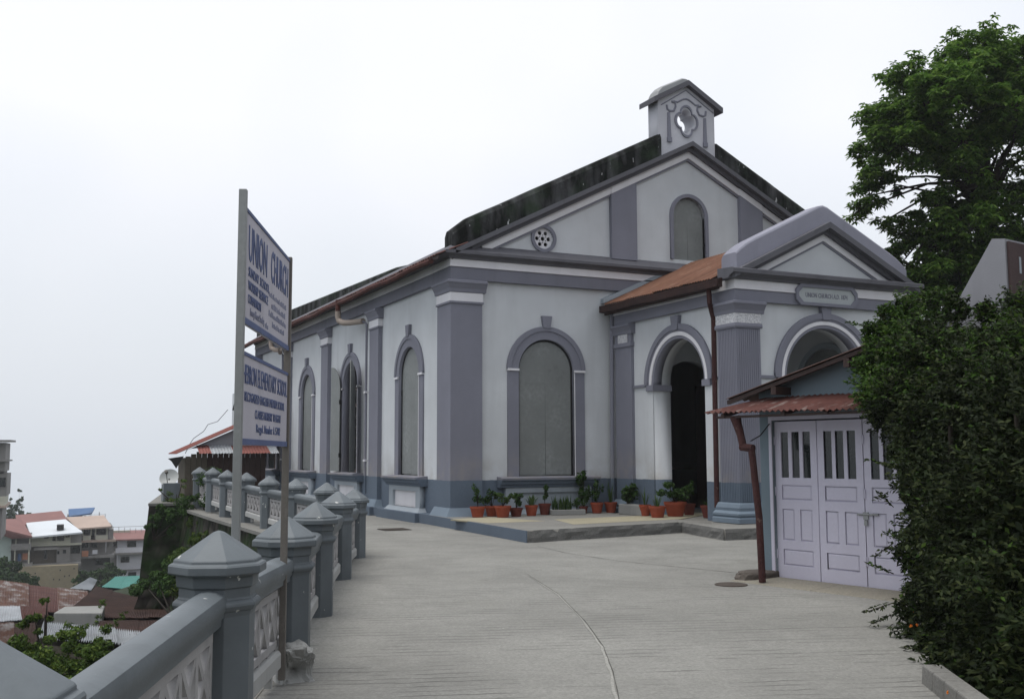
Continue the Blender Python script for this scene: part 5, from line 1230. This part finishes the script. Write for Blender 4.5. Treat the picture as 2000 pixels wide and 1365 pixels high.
MB_ = MB().box((-4.55, 12.6, -.07), (-4.05, 13.1, .52)); tag(MB_.build('terrace_pier', 'fence', bevel=.01), 'small plain grey pier on the terrace beside the dish', 'pier')
def shrub(name, items, label, mat='leaf_slope', L=.13, Wd=.05, dens=900, group=None, cat='shrub', stem=True):
    c0 = Vector(items[0][0]); zb = min(c[0][2]-c[1] for c in items); e = empty(name, (c0.x, c0.y, zb), label, cat, group); PP, NN = [], []; tw = MB()
    for c, r in items:
        ns = max(3, int(9*r*r+3)); S, _ = blob_points(tuple(c), (r, r, r*.8), ns, .3)
        tw.tube([(c0.x, c0.y, zb), tuple(Vector(c))], [.03, .01], 5)
        for s_ in S:
            k = max(10, int(dens*r*r/ns)); rr = r*random.uniform(.3, .5); P, N = blob_points(s_, (rr, rr, rr*.75), k, .15); N[:, 2] += .5; PP.append(P); NN.append(N)
    if stem: tw.build('stems', 'bark', e)
    leaves(np.concatenate(PP), np.concatenate(NN), L, Wd, mat, 'foliage', e, .5, .8); return e
shrub('shrub', [(at(405, 925, 31), .42), (at(418, 955, 30.6), .5), (at(392, 965, 31), .48), (at(375, 985, 31.4), .4), (at(420, 985, 30.4), .4)], 'dark bush grown over the far end of the railing', 'leaf_pot', .11, .045, 2600)
shrub('shrub', [(at(345, 965, 32.5), .28), (at(322, 972, 32.6), .24), (at(308, 955, 32.6), .14), (at(355, 945, 32.6), .2)], 'loose shrub at the foot of the satellite dish', 'leaf_slope', .10, .035, 1800)
# slope vegetation below the railing: clumps on the wall face
def wall_green(items, label, mat):
    return shrub('slope_shrub', [(c, r*1.12) for c, r in items], label, mat, .13, .045, 5200)
wall_green([(at(302, 1000, 31.6), .26), (at(296, 1030, 31.4), .22), (at(320, 1008, 31.2), .26), (at(345, 1015, 31), .28), (at(365, 1000, 31), .26), (at(330, 1040, 31.2), .22)], 'ivy hanging on the upper corner of the mossy bastion', 'leaf_pot')
wall_green([(at(372, 1022, 30.5), .3), (at(392, 1040, 29.5), .36), (at(380, 1075, 28.5), .5), (at(355, 1095, 29), .5), (at(415, 1052, 28), .36)], 'bright green creeper below the far stretch of railing', 'leaf_slope')
wall_green([(at(438, 1068, 26.5), .34), (at(415, 1090, 26), .5), (at(385, 1118, 26.5), .6), (at(462, 1088, 25), .36), (at(450, 1115, 25), .5)], 'yellowish green scrub under the railing ledge', 'leaf_slope')
wall_green([(at(340, 1130, 28), .6), (at(310, 1140, 29), .5), (at(290, 1150, 30), .45), (at(370, 1140, 26), .6)], 'dark scrub at the foot of the mossy bastion', 'leaf_pot')
wall_green([(at(500, 1118, 20), .4), (at(490, 1140, 19), .5), (at(530, 1150, 15), .4), (at(470, 1165, 16), .6)], 'shaded scrub close under the railing posts', 'leaf_pot')

# ------------------------------------------------------------------ tin roofs just below
def shack(name, quad, n, mat, label, amp=.03, drop=2.0, wallmat='plank', sheets=3, cat='shack', group='tin roofed shacks below the railing'):
    """quad: four (u,v,D) corners: near-left, near-right, far-right, far-left; ribs run near->far"""
    q_ = [at(*c) for c in quad]; c0 = (q_[0]+q_[1]+q_[2]+q_[3])/4; e = empty(name, (c0.x, c0.y, c0.z-drop), label, cat, group)
    for k in range(sheets):
        a, b = k/sheets-.01*(k > 0), (k+1)/sheets; j = Vector((0, 0, random.uniform(0, .05)))
        nl, nr = q_[0].lerp(q_[1], a)+j, q_[0].lerp(q_[1], b)+j; fr_, fl_ = q_[3].lerp(q_[2], b)+j, q_[3].lerp(q_[2], a)+j
        corrugated(nl, nr, fr_, fl_, max(5, int(n*1.7/sheets)), amp*.6, .01, 3, random.uniform(-.03, .06), .08).build('roof_sheet', mat if isinstance(mat, str) else mat[k % len(mat)], e)
    ins = [c0.lerp(p, .93) for p in q_]; m_ = MB(); m_.hexa([Vector((p.x, p.y, c0.z-drop-1)) for p in ins]+[p-Vector((0, 0, .15)) for p in ins]); m_.build('wall', wallmat, e); return e
shack('shack', [(-60, 1188, 33), (175, 1197, 33), (172, 1156, 43), (-60, 1127, 43)], 46, ['rust_mix', 'rust_mix', 'rust_red'], 'long shack roof of rust and pale streaked sheets', sheets=4)
shack('shack', [(118, 1204, 29), (352, 1208, 28), (330, 1180, 36), (188, 1147, 40)], 44, 'rust_brown', 'broad dark brown rusted shack roof', sheets=4, amp=.02)
shack('shack', [(185, 1248, 23), (352, 1232, 22.5), (352, 1210, 26), (195, 1214, 27)], 34, 'rust_brown', 'small dark brown roof stepped below the broad brown one', sheets=2, amp=.02)
shack('shack', [(-60, 1262, 22), (75, 1262, 22), (72, 1216, 27), (-60, 1218, 27)], 30, ['rust_brown', 'rust_mix'], 'brown patched roof behind the leafy sapling', sheets=3)
shack('shack', [(-60, 1222, 26.5), (95, 1208, 27.5), (90, 1186, 31.5), (-60, 1186, 31)], 30, ['rust_mix', 'tin', 'rust_red'], 'roof patched with tan and silver strips', sheets=3)
shack('shack', [(75, 1245, 21.5), (285, 1262, 21), (275, 1234, 23), (85, 1216, 24)], 30, 'tin', 'crumpled silver tin roof above the bushes', amp=.05, sheets=4)
shack('shack', [(138, 1149, 44), (178, 1153, 44), (190, 1133, 47), (176, 1128, 47)], 12, 'tin', 'small tilted grey tin roof behind the brown one', sheets=1)
shack('shack', [(198, 1146, 62), (268, 1152, 60), (275, 1124, 70), (225, 1126, 70)], 14, 'greensheet', 'green plastic sheeted roof below the white house', sheets=2)
def slab_box(): 
    q_ = [at(105, 1196, 27), at(200, 1196, 27), at(205, 1182, 29.5), at(125, 1184, 29.5)]; m_ = MB(); m_.hexa([p-Vector((0, 0, 1.4)) for p in q_]+q_); tag(m_.build('concrete_tank', 'rock', bevel=.03), 'flat topped grey concrete tank among the tin roofs', 'tank')
slab_box()
q_ = [at(290, 1166, 36), at(352, 1166, 36), at(352, 1152, 39), at(284, 1152, 39)]
tag(MB().hexa([p-Vector((0, 0, .35)) for p in q_]+q_).build('white_slab_roof', 'whiteroof'), 'bright white slab roof beside the broad brown roof', 'roof')
shrub('sapling', [(at(92, 1175, 17.5), .12), (at(88, 1200, 17.3), .18), (at(70, 1215, 17), .22), (at(72, 1250, 16.5), .28), (at(85, 1285, 16), .32), (at(80, 1330, 15.5), .4)], 'slender leafy sapling rising before the tin roofs', 'leaf_slope', .10, .034, 5200, None, 'sapling')
shrub('bush', [(at(150, 1262, 15.5), .34), (at(130, 1290, 15), .4), (at(180, 1285, 15), .34), (at(120, 1320, 14.5), .45), (at(165, 1320, 14), .42), (at(200, 1300, 14.5), .32)], 'leafy green bush just below the handrail', 'leaf_slope', .09, .036, 6000, None, 'bush')
shrub('bush', [(at(215, 1270, 17), .3), (at(205, 1250, 17.5), .22), (at(60, 1320, 14), .5), (at(20, 1290, 16), .4)], 'lower green bush behind the first railing post', 'leaf_slope', .09, .036, 5200, None, 'bush')
for u, v, D, lab in ((185, 1212, 26, 'weed tuft at the foot of the grey concrete tank'), (215, 1222, 24, 'weed tuft on the small stepped brown roof'), (128, 1226, 23, 'weed tuft at the edge of the crumpled silver roof'), (198, 1180, 28.5, 'upright weed on top of the grey concrete tank'), (160, 1232, 22, 'weed tuft sprouting through the crumpled silver roof'), (240, 1205, 27, 'weed tuft on the edge of the broad brown roof')):
    shrub('weed', [(at(u, v, D), .18), (at(u+6, v-4, D), .12)], lab, 'leaf_slope', .10, .03, 1600, 'weeds on the roofs', 'weed', False)

# ------------------------------------------------------------------ houses across the gully
HD = 118
def house_frame(u, v, D):
    c = at(120, 1050, D); vd = Vector((c.x-CAM.x, c.y-CAM.y, 0)).normalized(); rt_ = Vector((vd.y, -vd.x, 0)); k = D/F_PX; kh = k*vd.dot(Vector((FW.x, FW.y, 0)).normalized())
    def T(du, d, dv): return c+rt_*((du-120)*kh)-vd*d-Vector((0, 0, (dv-1050)*k))     # photo pixels right / down, metres towards the camera
    return T
def house(name, u, v, D, label, blocks, wins, roofs, extra=(), cat='house'):
    T = house_frame(u, v, D); b0 = blocks[0]; loc = T((b0[0]+b0[2])/2, -3, b0[3]); e = empty(name, loc, label, cat)
    for (x0, y0, x1, y1, d0, d1, mm) in blocks: MB().box((x0, d0, y0), (x1, d1, y1), T).build('wall', mm, e)
    for (x0, y0, x1, y1, d) in wins:
        wv = link('window', shape2d(rect(x0-.5, y0-.5, x1+.5, y1+.5), [rect(x0, y0, x1, y1)], d-.05, d+.08, T), 'greywall', e)
        MB().box((x0, d-.04, y0), (x1, d+.02, y1), T).build('pane', 'glass', wv)
    for pts, mm in roofs:
        P = [T(*p) for p in pts]; n_ = Vector((0, 0, .18)); m_ = MB(); m_.hexa([p-n_ for p in P]+P); m_.build('roof', mm, e)
    for nm, (x0, y0, x1, y1, d0, d1), mm in extra: MB().box((x0, d0, y0), (x1, d1, y1), T).build(nm, mm, e)
    return e
# coordinates below are photo pixels relative to (0,0) anchor, i.e. u,v themselves
def H(name, D, label, blocks, wins, roofs, extra=(), cat='house'):
    return house(name, 0, 0, D, label, blocks, wins, roofs, extra, cat)
H('mint_house', HD, 'mint green gabled house with rusty roof and open verandas',
  [(-60, 1040, 24, 1100, -8, 0, 'mintwall'), (24, 1064, 62, 1070, -4, .6, 'greywall'), (24, 1041, 62, 1100, -8, -1.6, 'greywall')],
  [(-6, 1046, 1, 1056, 0)],
  [([(-60, 1, 1010), (24, 1, 1044), (64, 1, 1044), (35, -8, 1018)], 'redroof'), ([(-60, -8, 1012), (-60, .5, 1012), (28, .5, 1046), (20, -8, 1020)], 'pinkroof')],
  [('column', (32, 1046, 34, 1064, .2, .5), 'cream'), ('column', (58, 1046, 60.5, 1064, .2, .5), 'cream'), ('column', (31, 1070, 33, 1097, .2, .5), 'cream'), ('column', (57.5, 1070, 60, 1097, .2, .5), 'cream'), ('parapet_wall', (24, 1058, 62, 1064, .1, .55), 'greywall'), ('laundry', (46, 1078, 56, 1090, -.6, -.5), 'orangecloth'), ('laundry', (37, 1078, 43, 1092, -.6, -.5), 'bluetarp'), ('floor_slab', (20, 1096, 66, 1104, -6, .7), 'greywall')])
H('long_house', HD+1, 'long cream house under pale sheet roof with dark lower storey',
  [(62, 1042, 138, 1066, -7, 0, 'cream'), (138, 1040, 160, 1066, -7, -.3, 'greywall'), (62, 1066, 112, 1098, -7, -.4, 'plank'), (112, 1068, 138, 1098, -7, .0, 'greywall'), (138, 1066, 160, 1098, -7, -1, 'greywall'), (28, 1098, 160, 1104, -7, .8, 'greywall')],
  [(69, 1044, 74, 1048, 0), (87, 1045, 95, 1050, 0), (103, 1045, 109, 1055, 0), (112, 1045, 125, 1055, 0), (128, 1042, 136, 1049, 0), (113, 1075, 117, 1081, 0), (124, 1073, 130, 1080, 0), (88, 1073, 93, 1090, -.4), (139, 1068, 158, 1082, -1)],
  [([(62, 1.2, 1044.5), (161, 1.2, 1038.5), (126, -9, 1022), (46, -9, 1028)], 'whiteroof'), ([(30, -8, 1032), (132, -8, 1024), (118, -14, 1009), (20, -14, 1016)], 'redroof'), ([(68, .8, 1068), (115, .8, 1068), (110, -.5, 1064), (66, -.5, 1064)], 'greywall')],
  [('floor_slab', (62, 1061, 160, 1064, -2, .35), 'cream'), ('water_tank', (110, 1026, 124, 1035, -2.5, -.8), 'black')])
H('terraced_house', HD+6, 'grey house with large veranda openings and laundry',
  [(158, 1031, 222, 1056, -8, -1.8, 'greywall'), (158, 1056, 228, 1060, -8, .6, 'pinkroof'), (160, 1060, 224, 1088, -8, -1.4, 'greywall'), (160, 1086, 226, 1091, -8, .4, 'greywall'), (154, 1091, 186, 1165, -8, -2.5, 'greywall'), (186, 1091, 226, 1165, -8, -3, 'greywall')],
  [(164, 1032, 176, 1047, -1.8), (190, 1031, 208, 1046, -1.8), (179, 1032, 185, 1055, -1.8), (162, 1062, 174, 1072, -1.4), (180, 1064, 192, 1073, -1.4), (190, 1094, 220, 1110, -3)],
  [([(150, .9, 1032), (218, .9, 1029), (208, -9, 1016), (128, -9, 1018)], 'pinkroof')],
  [('parapet_wall', (162, 1047, 178, 1056, -.2, .2), 'cream'), ('parapet_wall', (187, 1047, 212, 1056, -.2, .2), 'cream'), ('column', (161, 1031, 163, 1047, -.2, .2), 'cream'), ('column', (177, 1031, 179, 1047, -.2, .2), 'cream'), ('column', (186, 1031, 188, 1047, -.2, .2), 'cream'), ('column', (209, 1031, 211, 1047, -.2, .2), 'cream'), ('laundry', (161, 1076, 174, 1087, .4, .5), 'orangecloth'), ('laundry', (182, 1075, 192, 1083, .4, .5), 'housewhite'), ('wall_block', (213, 1036, 223, 1055, -2, .1), 'greywall'), ('pole', (208, 1060, 209, 1080, .5, .6), 'housewhite')])
H('roof_terrace_shelter', HD+16, 'blue tarpaulin shelter on a flat railed roof', [(128, 1014, 206, 1020, -6, 0, 'greywall'), (130, 1008, 160, 1014, -5, -1, 'greywall')], [],
  [([(133, 0, 1009), (178, 0, 1003), (186, -5, 996), (132, -5, 998)], 'bluetarp')],
  [('post', (176, 998, 177, 1014, -.2, 0), 'pole'), ('post', (192.5, 1002, 194, 1014, -.2, 0), 'greywall'), ('rail', (130, 1006.5, 206, 1007, -.1, 0), 'pole'), ('post', (205, 1006, 206, 1014, -.1, 0), 'pole'), ('chair', (163, 1009, 168, 1014, -1, -.6), 'housewhite'), ('chair', (172, 1009, 176, 1014, -1, -.6), 'housewhite')], 'shelter')
for u in range(30, 130, 14): pass
H('white_house', HD+14, 'tall white house with red edged flat roof beside the bastion',
  [(233, 1056, 330, 1180, -9, 0, 'housewhite'), (224, 1056, 233, 1150, -8, -2, 'greywall'), (226, 1082, 330, 1086, -6, .9, 'greywall'), (240, 1116, 330, 1118, -1, .3, 'greywall')],
  [(252, 1060, 270, 1072, 0), (240, 1091, 257, 1102, 0), (256, 1122, 272, 1130, 0), (225, 1062, 233, 1072, -2)],
  [([(223, .8, 1056), (330, .8, 1056), (330, -9, 1049), (226, -9, 1048)], 'redroof')],
  [('parapet_wall', (228, 1073, 330, 1082, .7, .85), 'housewhite'), ('parapet_wall', (226, 1046, 262, 1054, -7, -6.6), 'cream')] + [('post', (226+k*12, 1037+k*1.2, 226.8+k*12, 1050, -6, -5.8), 'greywall') for k in range(6)] + [('rail', (224, 1037.5, 300, 1038.2, -6, -5.9), 'greywall')])
H('tall_house', 92, 'grey balconied tall house cut off at the valley edge',
  [(-120, 865, 6, 920, -8, 0, 'greywall'), (-120, 920, 2, 930, -8, -3, 'greywall'), (-120, 925, 10, 968, -8, -.5, 'greywall'), (-120, 968, 9, 988, -6, .6, 'cream'), (-120, 988, 4, 1050, -8, 0, 'greywall')],
  [(-12, 932, 8, 950, -.5)], [([(-120, 1, 860), (16, 1, 860), (16, -9, 858), (-120, -9, 858)], 'greywall')], [('slab', (-120, 898, 12, 901, -8, .8), 'greywall'), ('slab', (-120, 985, 12, 989, -8, .9), 'pinkroof')])
tw_ = house_frame(0, 0, HD-1); tag(MB().box((30, -3, 1103), (155, 0, 1165), tw_).build('tan_wall', 'tanwall'), 'tan plastered retaining wall with weep holes under the long house', 'wall')
tw = bpy.data.objects['tan_wall']
for u, v in ((44, 1118), (72, 1116), (120, 1112), (129, 1124), (138, 1123), (108, 1129), (119, 1130), (147, 1110)): MB().box((u-1, -.1, v-1.4), (u+1, .02, v+1.4), tw_).build('weep_hole', 'dark', tw)
for u, v, D, r, lab in ((22, 1128, 100, 1.6, 'rounded green tree below the mint house'), (52, 1134, 96, 1.3, 'bushy low tree before the tan wall'), (170, 1128, 108, 1.4, 'dark tree between the tan wall and the grey house'), (212, 1112, 108, 1.4, 'dark tree in front of the grey house basement'), (4, 1105, 104, 1.5, 'dark tree at the corner of the mint house'), (192, 1138, 96, 1.0, 'low scrubby tree above the green sheeted roof'), (270, 1152, 58, .7, 'small bush beside the green sheeted roof'), (300, 1156, 41, .8, 'scrubby bush behind the white slab roof')):
    c = at(u, v, D); shrub('valley_tree', [(c, r*.7), (c+Vector((r*.6, 0, -r*.3)), r*.6), (c+Vector((-r*.6, 0, -r*.35)), r*.6), (c+Vector((0, -r*.4, -r*.6)), r*.7)], lab, 'leaf_far', .45 if D > 70 else .25, .25 if D > 70 else .12, 420 if D > 70 else 700, None, 'tree')
for u, v, D, hgt, lab in ((38, 958, 175, 8, 'tall misty conifer behind the tall house'), (22, 975, 172, 6, 'shorter misty conifer near the tall house'), (57, 1003, 178, 3.0, 'tiny misty tree tip beyond the red roof')):
    top = at(u, v, D); items = [(top-Vector((0, 0, hgt*k/6)), .35+.28*k) for k in range(0, 7)]; shrub('conifer', items, lab, 'leaf_far', .5, .25, 200, None, 'tree')

# ------------------------------------------------------------------ mist
hz = NT('mist'); hz.t.nodes.remove(hz.b); vol = hz.n('ShaderNodeVolumePrincipled'); vol.inputs['Color'].default_value = (.94, .96, 1, 1); vol.inputs['Density'].default_value = .0005; vol.inputs['Anisotropy'].default_value = .2
hz.l(vol.outputs[0], hz.t.nodes['Material Output'].inputs['Volume']); MAT['haze'] = hz.m
hb = MB().box((-110, -60, -170), (110, 320, 22)).build('haze', 'haze'); tag(hb, 'thin even mist', None, None, 'stuff')
del hb['label']
